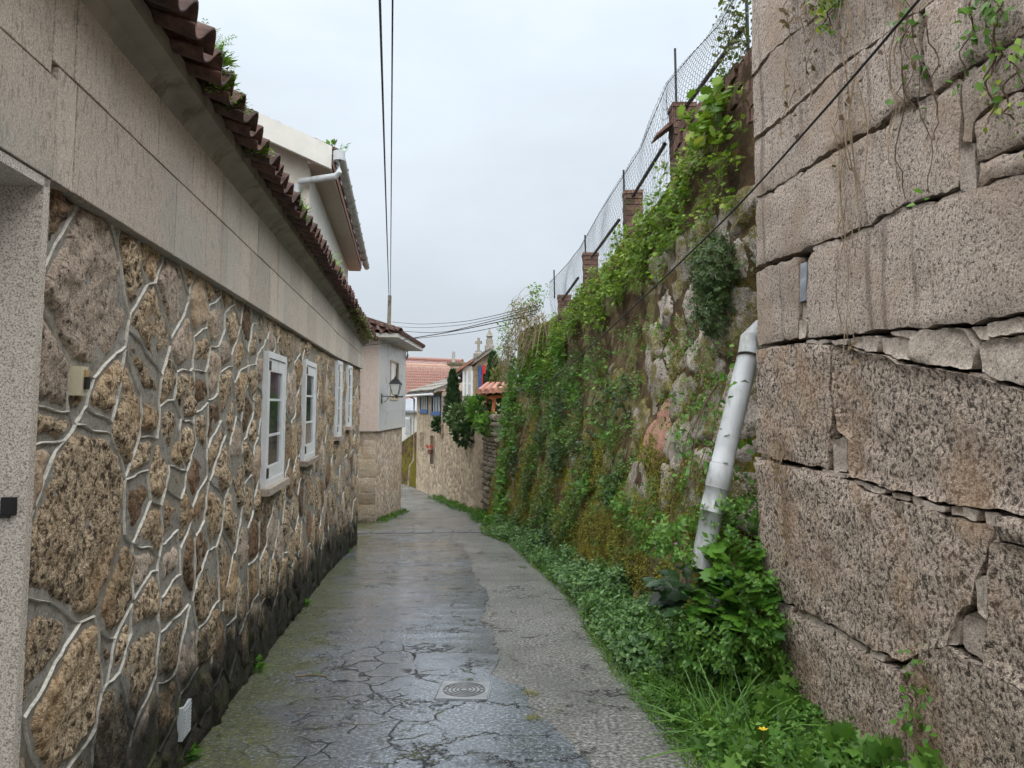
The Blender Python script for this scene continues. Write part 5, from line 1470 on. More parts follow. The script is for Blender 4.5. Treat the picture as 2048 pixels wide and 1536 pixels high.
# glazed bay at its left
mb = MB(); A_, B_ = P_(925, 815, -.5), P_(944, 732, -.5)
mb.box(A_.x, B_.x, YC - .5, YC + 3, A_.z, B_.z); by = mb.build('bay', M['cream'], cp)
for x0, x1 in ((928.5, 933), (935, 943)):
    p, q = P_(x0, 790, -.52), P_(x1, 744, -.52); mb = MB(); mb.box(p.x, q.x, YC - .52, YC - .501, p.z, q.z); g_ = mb.build('bay_pane', M['curtain'], by)
    MB().box(p.x, q.x, YC - .535, YC - .521, (p.z + q.z) / 2 - .03, (p.z + q.z) / 2 + .03).build('glazing_bar', M['white'], g_)
for x in (927, 934, 943.5): p = P_(x, 792, -.54); q = P_(x, 742, -.54); MB().box(p.x - .035, p.x + .035, YC - .56, YC - .503, p.z, q.z).build('bay_post', M['white'], by)
l0, l1 = P_(912, 745, -.75), P_(946, 722, -.75)
mb = MB(); d_ = Vector((0, 3.6, 0)); t_ = Vector((0, 0, .1)); mb.box8([l0, l1, l1 + d_, l0 + d_, l0 + t_, l1 + t_, l1 + d_ + t_, l0 + d_ + t_]); mb.build('bay_roof', M['tile_b'], cp)
fin = thing('stone_finial', 'pointed stone pinnacle on a stepped pedestal at the cottage gable top', 'finial', P_(979, 698))
f0 = P_(979, 699, .3); sc_ = 27.3 / FPX
MB().lathe(f0, [(.17, -.1), (.17, .14), (.13, .16), (.12, .36), (.09, .37), (.09, .42)], 8).build('pedestal', M['stone_carved'], fin)
MB().lathe(f0, [(.08, .421), (.13, .47), (.105, .52), (.05, .62), (.008, .76)], 8).build('pinnacle', M['stone_carved'], fin)
cr = thing('stone_cross', 'grey stone cross on a mossy block behind the cottage roof', 'cross', P_(957, 718, 1.5))
f1 = P_(957, 716, 1.5); k_ = 28.5 / FPX
MB().lathe(f1, [(.19, -.5), (.19, .16), (.12, .22), (.12, .27)], 8).build('base', M['stone_carved'], cr)
mb = MB(); mb.box(f1.x - .05, f1.x + .05, f1.y - .05, f1.y + .05, f1.z + .271, f1.z + .75); mb.build('shaft', M['stone_carved'], cr)
mb = MB(); zc_ = at(957, 685, f1.y).z; mb.box(f1.x - .13, f1.x - .051, f1.y - .045, f1.y + .045, zc_ - .05, zc_ + .05); mb.box(f1.x + .051, f1.x + .13, f1.y - .045, f1.y + .045, zc_ - .05, zc_ + .05); mb.build('arms', M['stone_carved'], cr)

# orange timber porch
po = thing('timber_porch', 'small porch of orange timber with clay tile roof above the dry stone pier', 'porch', at(985, 836, 22.3))
YP = 22.3
pA = lambda x, y, d=0: at(x, y, YP + d)
MB().tube([pA(984, 838), pA(987, 815), pA(989, 790)], .062, 6).build('post', M['orange_wood'], po)
MB().tube([pA(976, 795), pA(1032, 789)], .055, 6).build('beam', M['orange_wood'], po)
MB().tube([pA(958, 786, .2), pA(990, 800, -.1)], .03, 6).build('brace', M['orange_wood'], po)
a, b_, c, d = pA(952, 787, -.3), pA(1034, 783, -.3), pA(1034, 768, 2.2), pA(972, 772, 2.2)
t_ = Vector((0, 0, .04))
mb = MB(); mb.box8([a, b_, c, d, a + t_, b_ + t_, c + t_, d + t_]); pr_ = mb.build('roof', M['tile_b'], po)
for i in range(6):
    u0, u1 = i / 6, (i + 1) / 6
    p, q, r_, s_ = a.lerp(b_, u0), a.lerp(b_, u1), d.lerp(c, u1), d.lerp(c, u0)
    MB().tube([(p + q) / 2 + t_ * 1.3, (r_ + s_) / 2 + t_ * 1.3], .09, 6).build('roof_tile', M['tile_b'], pr_)
MB().tube([pA(973, 832, .8), pA(974, 797, .8)], .04, 6).build('back_post', M['orange_wood'], po)

# ------------------------------------------------------------------ plants
def T_oval(w=.3, fold=.06, droop=.12):
    return np.array([(0, 0, 0), (-w, .45, fold), (w, .45, fold), (0, .5, -.02), (0, 1, -droop)], float), np.array([(0, 3, 1), (0, 2, 3), (1, 3, 4), (3, 2, 4)])
def T_lobed(n=5, depth=.45):
    P = [(0, .08, 0)]
    k = n * 2 + 1
    for i in range(k + 1):
        t = -2.5 + 5.0 * i / k; r = (.55 if i % 2 else .55 * (1 - depth)) * (1 - .12 * abs(t) / 2.5)
        P.append((r * math.sin(t), .42 + r * math.cos(t) * .98, -.12 * r * r * 3 + (.03 if i % 2 else -.02)))
    return np.array(P), np.array([(0, i, i + 1) for i in range(1, k + 1)])
def T_frond(n=9, curl=.45, w=.24):
    V = []; F = []
    for i in range(n):
        t = (i + .6) / n; y = t; z = -curl * t * t + .25 * t
        l = w * math.sin(math.pi * (.12 + .86 * (1 - t) * .9 + .04)) * (1 - t * .25); hw = .42 / n
        for s in (-1, 1):
            b = len(V); V += [(0, y - hw * .5, z), (s * l * .55, y + hw * .55, z + .015), (s * l, y + hw * .6, z - .05), (s * l * .5, y + hw * 1.5, z), ]
            F += [(b, b + 1, b + 3), (b + 1, b + 2, b + 3)] if s > 0 else [(b, b + 3, b + 1), (b + 1, b + 3, b + 2)]
    b = len(V); V += [(-.012, 0, 0), (.012, 0, 0), (0, 1, .25 - curl)]; F.append((b, b + 1, b + 2))
    return np.array(V, float), np.array(F)
def T_sprig(n=4, ls=.42, spread=.5):
    V = []; F = []
    o, f = T_oval(.3)
    for i in range(n):
        t = (i + .5) / n; s = ls * (1.1 - .5 * t)
        for k in (0, 1):
            a = (i % 2) * 1.571 + k * math.pi
            dx, dz = math.cos(a), math.sin(a)
            d = np.array([dx * .9, .45, dz * .9]); d /= np.linalg.norm(d)
            up = np.array([-dx * .45, .9, -dz * .45]); x = np.cross(d, up); x /= np.linalg.norm(x); up = np.cross(x, d)
            b = len(V); P = o * s
            V += [tuple(np.array([0, t * spread * 2, 0]) + p[0] * x + p[1] * d + p[2] * up) for p in P]
            F += [tuple(np.array(q) + b) for q in f]
    b = len(V); V += [(-.015, 0, 0), (.015, 0, 0), (0, spread * 2, 0)]; F.append((b, b + 1, b + 2))
    return np.array(V, float), np.array(F)
def T_blade(seg=5, w=.03, bend=.55):
    V = []; F = []
    for i in range(seg + 1):
        t = i / seg; ww = w * (1 - t) ** .7; y = t * (1 - bend * .35 * t * t); z = -bend * t ** 2.2
        V += [(-ww, y, z), (ww, y, z)]
    for i in range(seg): b = 2 * i; F += [(b, b + 1, b + 3), (b, b + 3, b + 2)]
    return np.array(V, float), np.array(F)
OVAL, LOBE, LOBE7, FROND, SPRIG, BLADE, BLADE2 = T_oval(), T_lobed(), T_lobed(7, .3), T_frond(), T_sprig(), T_blade(), T_blade(5, .018, .9)
TUFT = T_oval(.35, .1, .3)
def norm(a): return a / np.maximum(np.linalg.norm(a, axis=1, keepdims=True), 1e-9)
def scatter(tmpl, pos, dirs, nrm, size):
    V, F = tmpl; N = len(pos)
    d = norm(np.asarray(dirs, float)); n = np.asarray(nrm, float)
    x = norm(np.cross(d, n)); n = np.cross(x, d)
    s = np.asarray(size, float).reshape(-1, 1, 1)
    P = (V[None, :, 0:1] * x[:, None] + V[None, :, 1:2] * d[:, None] + V[None, :, 2:3] * n[:, None]) * s + np.asarray(pos, float)[:, None]
    Fo = (F[None] + (np.arange(N) * len(V))[:, None, None]).reshape(-1, 3)
    return P.reshape(-1, 3), Fo
def merge(parts):
    Vs, Fs, n = [], [], 0
    for v, f in parts: Vs.append(v); Fs.append(f + n); n += len(v)
    return np.concatenate(Vs), np.concatenate(Fs)
def rnd(n, a, b): return nrg.uniform(a, b, n)
def rdir(n): return norm(nrg.normal(size=(n, 3)))

def wall_scatter(centres, tmpl, density, size, hang=.3, out=(.0, .12), F=None, spread=1.0, tilt=.8):
    """leaves over patches (px, py, r) of the overgrown wall; returns geometry"""
    parts = []
    for (x, y, r_, *rest) in centres:
        c = ho(x, y)
        if c is None: continue
        rm = r_ * c.y / FPX
        n = max(4, int(density * (rm * 2) ** 2 * (rest[0] if rest else 1)))
        ang = rnd(n, 0, 2 * math.pi); rad = rm * np.sqrt(rnd(n, 0, 1)) * (1 + .25 * np.sin(ang * 3 + c.y * 7))
        Ys = c.y + rad * np.cos(ang) * 1.5 * spread; Zs = c.z + rad * np.sin(ang)
        o = rnd(n, *out)
        pos = np.array([(ow_x(a, b) - q, a, b) for a, b, q in zip(Ys, Zs, o)])
        base = np.tile(np.array([-1.0, -.25, .35]), (n, 1))
        d = base * tilt + rdir(n) * .9 + np.array([0, 0, -hang])
        nm = np.array([-.7, -.2, .9]) + rdir(n) * .5
        parts.append(scatter(tmpl, pos, d, nm, rnd(n, size[0], size[1])))
    return merge(parts)
def plant(name, label, cat, geo, mat, loc, group=None, partname='foliage', stems=None, stem_mat=None):
    t = thing(name, label, cat, loc, group)
    V, F = geo
    build_np(partname, V, F, mat, t, loc)
    if stems is not None: stems.build('stems', stem_mat or M['stem'], t)
    return t
def stuff(name, label, geo, mat, cat='foliage'):
    V, F = geo; o = build_np(name, V, F, mat, None, (0, 0, 0), 'stuff'); return tag(o, label, cat)

# --- ferns and leafy bands on the upper part of the retaining wall
band = [(1345, 345, 22, .8), (1255, 470, 18), (1172, 590, 16), (1475, 150, 18, .5), (1490, 180, 20, .6), (1490, 250, 22, .7), (1450, 330, 24), (1480, 400, 24), (1430, 440, 24, .7), (1395, 330, 46), (1372, 395, 52), (1330, 420, 45), (1300, 470, 50), (1345, 480, 42), (1262, 505, 46), (1285, 530, 45), (1230, 555, 44), (1200, 580, 40), (1250, 575, 36), (1175, 610, 34), (1205, 630, 30), (1150, 640, 30), (1120, 668, 36),
        (1085, 690, 38), (1110, 720, 32), (1060, 720, 34), (1440, 400, 34, .6), (1420, 300, 34), (1480, 330, 30, .6), (1330, 545, 26, .6), (1385, 450, 30, .7), (1410, 500, 26, .5)]
stuff('wall_ferns', 'bright lime ferns and celandine matting the upper overgrown wall', merge([wall_scatter(band, FROND, 300, (.08, .17), .6, (.0, .13)), wall_scatter(band, LOBE, 900, (.03, .065), .3, (.02, .16))]), L['lime'], 'ferns')
lush = [(1040, 760, 40), (1062, 735, 34), (1028, 800, 34), (1020, 850, 32), (1032, 890, 30), (1015, 920, 28), (1012, 960, 26), (1008, 1000, 24), (1005, 1035, 24), (1045, 830, 26), (1075, 770, 26), (1090, 740, 24), (1135, 700, 22), (1000, 1060, 26), (1022, 1010, 18), (985, 1050, 20)]
stuff('wall_creeper', 'lush bright green creeper down the far edge of the overgrown wall', merge([wall_scatter(lush, FROND, 80, (.14, .28), .35, (.0, .16)), wall_scatter(lush, OVAL, 330, (.06, .14), .3, (.02, .18))]), L['bright'], 'creeper')
mids = [(1130, 770, 46), (1110, 830, 44), (1085, 880, 40), (1120, 920, 46), (1160, 860, 40), (1190, 930, 40, .7), (1065, 950, 34), (1100, 990, 40), (1230, 980, 34, .8), (1160, 1000, 40, .8), (1250, 900, 26, .5), (1090, 1040, 34), (1130, 1060, 30), (1290, 1010, 28, .5), (1200, 720, 30, .6), (1165, 730, 32),
        (1230, 780, 22, .5), (1265, 760, 22, .5), (1210, 830, 20, .4), (1330, 1020, 24, .4), (1060, 1000, 30), (1040, 1040, 26)]
stuff('wall_weeds', 'mixed green weeds rooted between the stones of the overgrown wall', merge([wall_scatter(mids, SPRIG, 200, (.05, .11), .1, (.0, .13)), wall_scatter(mids, OVAL, 600, (.025, .07), .3, (.02, .17)), wall_scatter(mids, FROND, 24, (.1, .2), .4, (.02, .15))]), L['olive_green'], 'weeds')
spots = [(rng.uniform(1060, 1480), rng.uniform(640, 1130), rng.uniform(10, 26), rng.uniform(.4, 1)) for _ in range(170)]
stuff('wall_leaflets', 'scattered small leaves dotted over the stones of the overgrown wall', merge([wall_scatter(spots, OVAL, 700, (.018, .05), .3, (.01, .12)), wall_scatter(spots, SPRIG, 120, (.03, .08), .2, (.01, .1))]), L['mid'], 'weeds')
far_sp = [(rng.uniform(1035, 1270), rng.uniform(690, 1085), rng.uniform(18, 36), rng.uniform(.5, 1)) for _ in range(48)]
far_sp = [q for q in far_sp if q[0] < 1035 + (q[1] - 560) * .9 or q[1] > 760]
for nm_, mt_, lo_ in (('wall_climbers', 'mid', 0), ('wall_ivy', 'dark', 1), ('wall_herbs', 'bright', 2)):
    sub_ = far_sp[lo_::3]
    stuff(nm_, {'mid': 'mid green climbing weeds over the far half of the overgrown wall', 'dark': 'dark ivy leaves between the weeds on the far half of the overgrown wall', 'bright': 'fresh bright herbs tufted over the far half of the overgrown wall'}[mt_],
          merge([wall_scatter(sub_, SPRIG, 110, (.05, .12), .15, (.0, .16)), wall_scatter(sub_, LOBE, 260, (.03, .08), .2, (.02, .18)), wall_scatter(sub_, FROND, 22, (.1, .2), .45, (.02, .15))]), L[mt_], 'weeds')
mo = [(rng.uniform(1050, 1440), rng.uniform(880, 1150), rng.uniform(16, 40), rng.uniform(.5, 1)) for _ in range(90)] + [(rng.uniform(1300, 1490), rng.uniform(600, 900), rng.uniform(10, 22), .5) for _ in range(26)]
stuff('wall_moss', 'yellow green moss cushions hanging on the lower overgrown wall', wall_scatter(mo, TUFT, 4500, (.012, .03), .9, (.0, .08)), L['moss'], 'moss')
dry = [(1080, 625, 40), (1060, 655, 44), (1035, 690, 38), (1075, 680, 34), (1030, 725, 28), (1095, 650, 26), (1050, 620, 26)]
def dangling(centres, n, length, r, mat_list):
    parts = []
    for (x, y, rr) in centres:
        c = ho(x, y) or at(x, y, 15); rm = rr * c.y / FPX
        for _ in range(n):
            p = Vector((c.x - rng.uniform(.0, .22), c.y + rng.uniform(-1, 1) * rm * 2, c.z + rng.uniform(-.3, 1) * rm))
            pts = [p]; d = Vector((rng.uniform(-.4, .1), rng.uniform(-.3, .3), rng.uniform(-.3, .3)))
            m = 6
            for i in range(m):
                d = d + Vector((rng.uniform(-.25, .2), rng.uniform(-.25, .25), -.28)); pts.append(pts[-1] + d.normalized() * length / m * rng.uniform(.7, 1.2))
            parts.append((pts, r))
    return parts
mbd = MB()
for pts, r_ in dangling(dry, 26, .7, .005, None): mbd.tube(pts, r_, 3, False)
tdry = plant('trailing_creeper', 'brown and green trailing creeper hanging over the far end of the wall top', 'creeper',
             wall_scatter([(x, y, r_ * .9) for x, y, r_ in dry], OVAL, 330, (.04, .1), .5, (.0, .26)), L['olive'], tuple(ho(1060, 700)), stems=mbd, stem_mat=M['stem_pale'])
V, F = wall_scatter([(1085, 600, 26), (1050, 625, 24), (1025, 660, 24), (1012, 700, 20), (1100, 585, 18)], OVAL, 420, (.04, .09), .3, (.0, .3)); build_np('green_shoots', V, F, L['mid'], tdry, tuple(ho(1060, 700)), 'stuff')
V, F = wall_scatter([(1022, 690, 20), (1022, 730, 22), (1028, 770, 22), (1020, 755, 18)], OVAL, 300, (.04, .09), .3, (.0, .2)); build_np('dark_leaves', V, F, L['dark'], tdry, tuple(ho(1060, 700)), 'stuff')
# individual, recognisable plants
c = ho(1462, 235)
geo = merge([wall_scatter([(1460, 235, 46), (1440, 265, 34), (1470, 200, 30), (1430, 225, 26), (1478, 285, 24)], LOBE7, 330, (.07, .14), .15, (.02, .24)), wall_scatter([(1455, 240, 60)], FROND, 24, (.14, .24), .3)])
plant('leafy_wall_plant', 'bright leafy clump with lobed leaves at the top corner beside the granite wall', 'plant', geo, L['lime'], tuple(c))
bc = ho(1462, 570); bc = Vector((bc.x - .14, bc.y, bc.z))
def lump(c, rx, ry, rz, n, tmpl, size):
    d = rdir(n); r_ = rnd(n, .7, 1.0)[:, None]; wob = 1 + .18 * np.sin(d[:, 0:1] * 6 + d[:, 2:3] * 7)
    return scatter(tmpl, np.array(tuple(c)) + d * r_ * wob * np.array([rx, ry, rz]), d + rdir(n) * .6 + np.array([0, 0, .2]), d + rdir(n) * .5, rnd(n, *size))
geo = merge([lump(bc + Vector((0, 0, .12)), .17, .22, .26, 520, SPRIG, (.05, .085)), lump(bc + Vector((.03, .05, -.2)), .14, .18, .24, 420, SPRIG, (.045, .08)), wall_scatter([(1462, 520, 40), (1470, 490, 34), (1455, 560, 46), (1450, 610, 44), (1445, 655, 34), (1480, 540, 34), (1468, 600, 34)], SPRIG, 300, (.05, .085), -.1, (.04, .28)), wall_scatter([(1460, 560, 70), (1450, 630, 40)], OVAL, 600, (.03, .055), .1, (.0, .26))])
plant('dense_wall_bush', 'dense blue green small-leaved bush hanging on the wall above the white pipe', 'bush', geo, L['ivy'], tuple(ho(1460, 690)))
for (x, y, r_, tm, mt, lab, nm) in ((1255, 770, 26, FROND, 'bright', 'small bright fern low in the middle of the overgrown wall', 'wall_fern'), (1205, 1100, 0, None, None, None, None),
        (1280, 1050, 26, FROND, 'bright', 'small fern with drooping fronds on the mossy lower wall', 'wall_fern'), (1240, 975, 30, SPRIG, 'ivy', 'grey green cushion plant on the mossy lower wall', 'cushion_plant'), (1120, 905, 34, SPRIG, 'dark', 'dark green tuft hanging in the left part of the overgrown wall', 'wall_tuft'), (1245, 945, 20, SPRIG, 'mint', 'small pale tuft beside the reddish wall stone', 'wall_tuft')):
    if tm is None: continue
    plant(nm, lab, 'plant', wall_scatter([(x, y, r_), (x, y + 10, r_ * .7)], tm, 420 if tm is SPRIG else 190, (.05, .12), .3, (.0, .12)), L[mt], tuple(ho(x, y)))
# ivy round the white pipe
def around_pipe(n, a, b, size):
    t = rnd(n, a, b); idx = np.clip(t * (len(pp) - 1), 0, len(pp) - 1.001); i = idx.astype(int); f = (idx - i)[:, None]
    P = np.array([tuple(p) for p in pp]); pos = P[i] * (1 - f) + P[i + 1] * f
    ang = rnd(n, 0, 2 * math.pi); pos = pos + np.stack([np.cos(ang) * .13, np.sin(ang) * .11, rnd(n, -.08, .08)], 1) + nrg.normal(size=(n, 3)) * .05
    keep = ~((pos[:, 1] < P[:, 1].mean() - .02) & (nrg.random(n) < .8))
    pos = pos[keep]; n = len(pos)
    return scatter(OVAL, pos, rdir(n) + np.array([-.3, -.5, -.2]), rdir(n) + np.array([-.5, -.5, 1]), rnd(n, *size))
st = MB()
for k in range(4):
    p = [pp[2] + Vector((-.14, .06, .1)), pp[3] + Vector((rng.uniform(-.22, -.12), .05, .1)), pp[4] + Vector((rng.uniform(-.3, -.14), .05, 0)), pp[5] + Vector((rng.uniform(-.35, -.15), .05, -.1))]
    p = [q + Vector((rng.uniform(-.06, .06), rng.uniform(-.05, .03), 0)) for q in p]; st.tube(p, .004, 4, False)
plant('pipe_ivy', 'thin ivy twining round the white drain pipe', 'ivy', merge([around_pipe(40, .05, .3, (.04, .075)), around_pipe(110, .36, .62, (.045, .09)), wall_scatter([(1400, 850, 34), (1395, 930, 34), (1385, 790, 24), (1410, 1000, 26)], OVAL, 260, (.04, .09), .4, (.02, .14))]), L['bright'], tuple(pp[4]), stems=st, stem_mat=M['stem'])
# dark water-stained creeper stem on the wall
MBs = MB(); pts = [ho(x, y) for x, y in ((1100, 810), (1092, 880), (1082, 950), (1070, 1020), (1062, 1075))]
geo = wall_scatter([(x, y, 8) for x, y in ((1092, 880), (1086, 920), (1080, 960), (1074, 1000), (1068, 1035), (1064, 1060))], TUFT, 2500, (.03, .06), .8, (.0, .05))
MBs.tube([p - Vector((.05, 0, 0)) for p in pts], .03, 6)
plant('dark_creeper_trunk', 'dark strip of withered creeper running down the overgrown wall', 'creeper', geo, L['brown'], tuple(pts[-1]), stems=MBs)

# --- ground plants along the foot of the right-hand walls
def ground_scatter(n, fx0, fx1, Y0, Y1, tmpl, size, hgt=(.0, .2), upness=1.0, lean=.6, power=1.0):
    Y = Y0 + (Y1 - Y0) * rnd(n, 0, 1) ** power
    X = np.array([fx0(a) for a in Y]); X1 = np.array([fx1(a) for a in Y]); t = rnd(n, 0, 1); X = X + (X1 - X) * t
    hm = np.array([.45 + .9 * max(0, nz(x, y, 0, 2.2) + .35) for x, y in zip(X, Y)])
    Z = np.array([zg(a) for a in Y]) + rnd(n, *hgt) * hm * (.25 + .75 * t)
    pos = np.stack([X, Y, Z], 1)
    d = rdir(n) * lean + np.array([-.15, -.1, upness]); nm = rdir(n) * .6 + np.array([-.3, -.4, .5])
    return scatter(tmpl, pos, d, nm, rnd(n, *size) * (.75 + .5 * np.clip(hm, 0, 1)))
e0 = lambda Y: edge_x(Y) + .0
wl_ = lambda Y: (base_x(Y) + .05) if Y > CORY else rwx(Y) - .02
wide = lambda Y: edge_x(Y) + (wl_(Y) - edge_x(Y)) * .75
stuff('roadside_nettles', 'grey green nettle-like weeds along the foot of the overgrown wall', merge([ground_scatter(3400, lambda Y: edge_x(Y) + .08, wl_, 6.0, 16.5, SPRIG, (.10, .19), (.0, .36), .9, .6, 1.35), ground_scatter(700, lambda Y: edge_x(Y) + .12, wl_, 5.6, 9, SPRIG, (.10, .18), (.0, .5), .9, .6)]), L['mint'], 'weeds')
stuff('verge_weeds', 'mixed low green weeds filling the verge below the granite wall', merge([
    ground_scatter(4200, lambda Y: edge_x(Y) + .13, wl_, 2.0, 5.7, SPRIG, (.07, .14), (.0, .22), .8, .7),
    ground_scatter(2600, lambda Y: edge_x(Y) + .12, wl_, 2.0, 5.6, LOBE, (.04, .12), (.08, .34), .35, .9),
    ground_scatter(1500, lambda Y: edge_x(Y) + .08, wl_, 2.0, 5.6, OVAL, (.04, .085), (.02, .26), .5, .9), ground_scatter(260, lambda Y: edge_x(Y) + .1, wl_, 2.0, 5.4, T_frond(11, .5, .2), (.12, .24), (.02, .15), .7, .9)]), L['mid'], 'weeds')
stuff('verge_grass', 'fresh green grass arching over the edge of the lane', merge([
    ground_scatter(3600, lambda Y: edge_x(Y) - .04, lambda Y: edge_x(Y) + .2, 2.0, 7.5, BLADE, (.04, .11), (.0, .03), .8, 1.0),
    ground_scatter(260, lambda Y: edge_x(Y) + .12, wide, 2.2, 6.0, BLADE2, (.1, .22), (.0, .12), .7, 1.0), ground_scatter(300, lambda Y: edge_x(Y) + .15, lambda Y: edge_x(Y) + .5, 4.3, 5.2, BLADE2, (.25, .42), (.0, .1), .8, .9),
    ground_scatter(1500, lambda Y: edge_x(Y) - .03, lambda Y: edge_x(Y) + .2, 7.0, 18, BLADE, (.07, .16), (.0, .03), 1, .8)]), L['grass'], 'grass')
def clump(p, n, tmpl, size, rad, up=.6, flat=.6):
    a = rnd(n, 0, 2 * math.pi); r_ = rad * np.sqrt(rnd(n, 0, 1))
    pos = np.stack([p[0] + r_ * np.cos(a), p[1] + r_ * np.sin(a), p[2] + rnd(n, 0, rad * flat)], 1)
    d = np.stack([np.cos(a), np.sin(a), np.full(n, up)], 1) + rdir(n) * .5
    nm = np.array([-.2, -.4, 1.0]) + rdir(n) * .35
    return scatter(tmpl, pos, d, nm, rnd(n, *size))
# big-leaved plants at the pipe foot
def T_dock(n=7):
    V = [(0, 0, 0)]; F = []
    for i in range(1, n + 1):
        t = i / n; w_ = .3 * math.sin(math.pi * min(1, t * .92 + .04)) ** .8 * (1 + .22 * (-1) ** i); z = -.35 * t * t + .1 * t
        V += [(-w_, t - .05, z + .05), (0, t, z - .02), (w_, t - .05, z + .05)]
    F = [(0, 2, 1), (0, 3, 2)]
    for i in range(n - 1):
        a = 1 + 3 * i; F += [(a, a + 1, a + 4), (a, a + 4, a + 3), (a + 1, a + 2, a + 5), (a + 1, a + 5, a + 4)]
    return np.array(V, float), np.array(F)
DOCK = T_dock()
p0 = at(1385, 1185, 5.35)
plant('dock_plant', 'plant with broad dark serrated leaves at the foot of the white pipe', 'plant', merge([clump(tuple(p0 + Vector((0, 0, -.1))), 26, DOCK, (.16, .27), .16, .35), clump(tuple(p0), 40, DOCK, (.08, .16), .22, .5)]), L['dark'], tuple(p0))
for (x, y, Y, n, rad, lab) in ((1470, 1130, 5.3, 40, .15, 'lobed-leaf celandine clump right of the pipe foot'), (1490, 1200, 5.1, 46, .17, 'lobed-leaf celandine clump against the granite corner'), (1440, 1240, 5.15, 40, .16, 'lobed-leaf celandine clump below the pipe mouth'), (1500, 1275, 4.95, 40, .16, 'lowest lobed-leaf celandine clump beside the granite corner')):
    p = at(x, y, Y); plant('celandine', lab, 'plant', merge([clump(tuple(p), n, LOBE7, (.07, .15), rad, .25, .9), clump(tuple(p), n * 2, OVAL, (.04, .07), rad * 1.2, .4, 1)]), L['bright'], tuple(p), 'celandine clumps by the granite corner')
stuff('corner_weeds', 'tangle of dark leafy weeds in the corner between the two walls', merge([clump(tuple(at(x, y, Y)), 110, SPRIG, (.08, .14), .24, .5, 1.2) for x, y, Y in ((1480, 1330, 4.95), (1440, 1340, 5.1), (1380, 1320, 5.3), (1510, 1240, 5.2), (1340, 1120, 5.7), (1470, 1080, 5.55))]), L['mid'], 'weeds')
# dark drain mouth below the pipe
dm = at(1350, 1235, 5.35)
fl = thing('yellow_flower', 'single small yellow flower in the verge grass near the granite wall', 'flower', at(1548, 1462, 3.7))
p = at(1526, 1461, 3.95); MB().tube([p - Vector((0, 0, .1)), p], .003, 4).build('stalk', M['stem'], fl)
mb = MB()
for k in range(6):
    t = k * 1.047; mb.add([p, p + Vector((.018 * math.cos(t - .4), .018 * math.sin(t - .4), .008)), p + Vector((.026 * math.cos(t), .026 * math.sin(t), .01)), p + Vector((.018 * math.cos(t + .4), .018 * math.sin(t + .4), .008))], [(0, 1, 2, 3)])
mb.build('petals', M['yellow'], fl)
# --- weeds along the left wall foot
lw = [(505, 1345, 26, 'leafy weed tuft at the foot of the left wall opposite the cracked asphalt'), (372, 1525, 22, 'leafy weed at the foot of the left wall near the vent grille'), (690, 1105, 12, 'weed tuft near the far end of the left stone house'), (668, 1120, 8, 'small moss tuft by the left wall beyond the windows'), (612, 1212, 8, 'tiny weed midway along the left wall foot')]
for x, y, r_, lab in lw:
    p = ground(x, y); rm = r_ * p.y / FPX
    plant('wall_foot_weed', lab, 'weed', merge([clump((p.x - .03, p.y, zg(p.y)), int(70 + 500 * rm), OVAL, (.03, .07), rm, .8, .9), clump((p.x - .03, p.y, zg(p.y)), 40, BLADE, (.06, .14), rm, 1.2, .1)]), L['mid'], (p.x, p.y, zg(p.y)), 'weeds along the left wall foot')
for x, y, lab in ((1063, 1390, 'grass tuft in the crack right of the utility cover'), (1068, 1440, 'lower grass tuft in the asphalt crack nearest the viewer'), (632, 1352, 'small weed growing through the cracked asphalt')):
    p = ground(x, y); plant('crack_weed', lab, 'weed', clump((p.x, p.y, zg(p.y) + .005), 70, BLADE, (.02, .06), .035, .8, .1), L['moss'] if 'grass' in lab else L['bright'], (p.x, p.y, zg(p.y)))
# fallen twig
a, b_ = ground(590, 1357), ground(655, 1355); tw = MB().tube([a + Vector((0, 0, .015)), (a + b_) / 2 + Vector((0, .02, .02)), b_ + Vector((0, 0, .015))], [.006, .008, .004], 5).build('twig', M['stem_pale']); tag(tw, 'pale dry twig lying on the asphalt near the left wall', 'twig')

# --- vines hanging on the granite wall
def vine(name, label, px, n_stem, length, leaves, leaf_mat, lf_size, seed):
    r_ = random.Random(seed); st = MB(); pos = []
    Y0, z0 = hr(*px); top = RW(Y0, z0, .03)
    t = thing(name, label, 'vine', tuple(top - Vector((0, 0, length))), 'vines hanging on the granite wall')
    for k in range(n_stem):
        Ya, za = Y0 + r_.uniform(-.12, .12), z0 + r_.uniform(-.05, .25); pts = []
        L_ = length * r_.uniform(.4, 1.0); m = 14
        for i in range(m + 1):
            pts.append(RW(Ya, za, .035 + .02 * math.sin(i + k))); Ya += r_.uniform(-.028, .028); za -= L_ / m
            if r_.random() < leaves: pos.append(tuple(pts[-1]))
        st.tube(pts, r_.uniform(.002, .0042), 4, False)
    st.build('stems', M['stem_pale'] if leaf_mat is L['brown'] else M['stem'], t)
    if pos:
        P = np.repeat(np.array(pos), 3, 0) + nrg.normal(size=(len(pos) * 3, 3)) * .025; n = len(P)
        V, F = scatter(OVAL, P, rdir(n) + np.array([-.5, -.3, -.6]), rdir(n) * .5 + np.array([-.8, -.5, .6]), rnd(n, *lf_size)); build_np('leaves', V, F, leaf_mat, t, tuple(wl(t)))
vine('hanging_vine', 'bare brown vine stems hanging down the middle of the granite wall', (1700, -20), 7, 1.5, .1, L['brown'], (.03, .06), 1)
vine('hanging_vine', 'dry vine with dead flower heads hanging left of the slanting cable on the granite wall', (1600, 10), 6, .8, .35, L['brown'], (.03, .06), 2)
vine('hanging_vine', 'thin dead vine with beads of withered leaves right of the slanting cable', (1785, 10), 4, 1.1, .25, L['brown'], (.025, .05), 3)
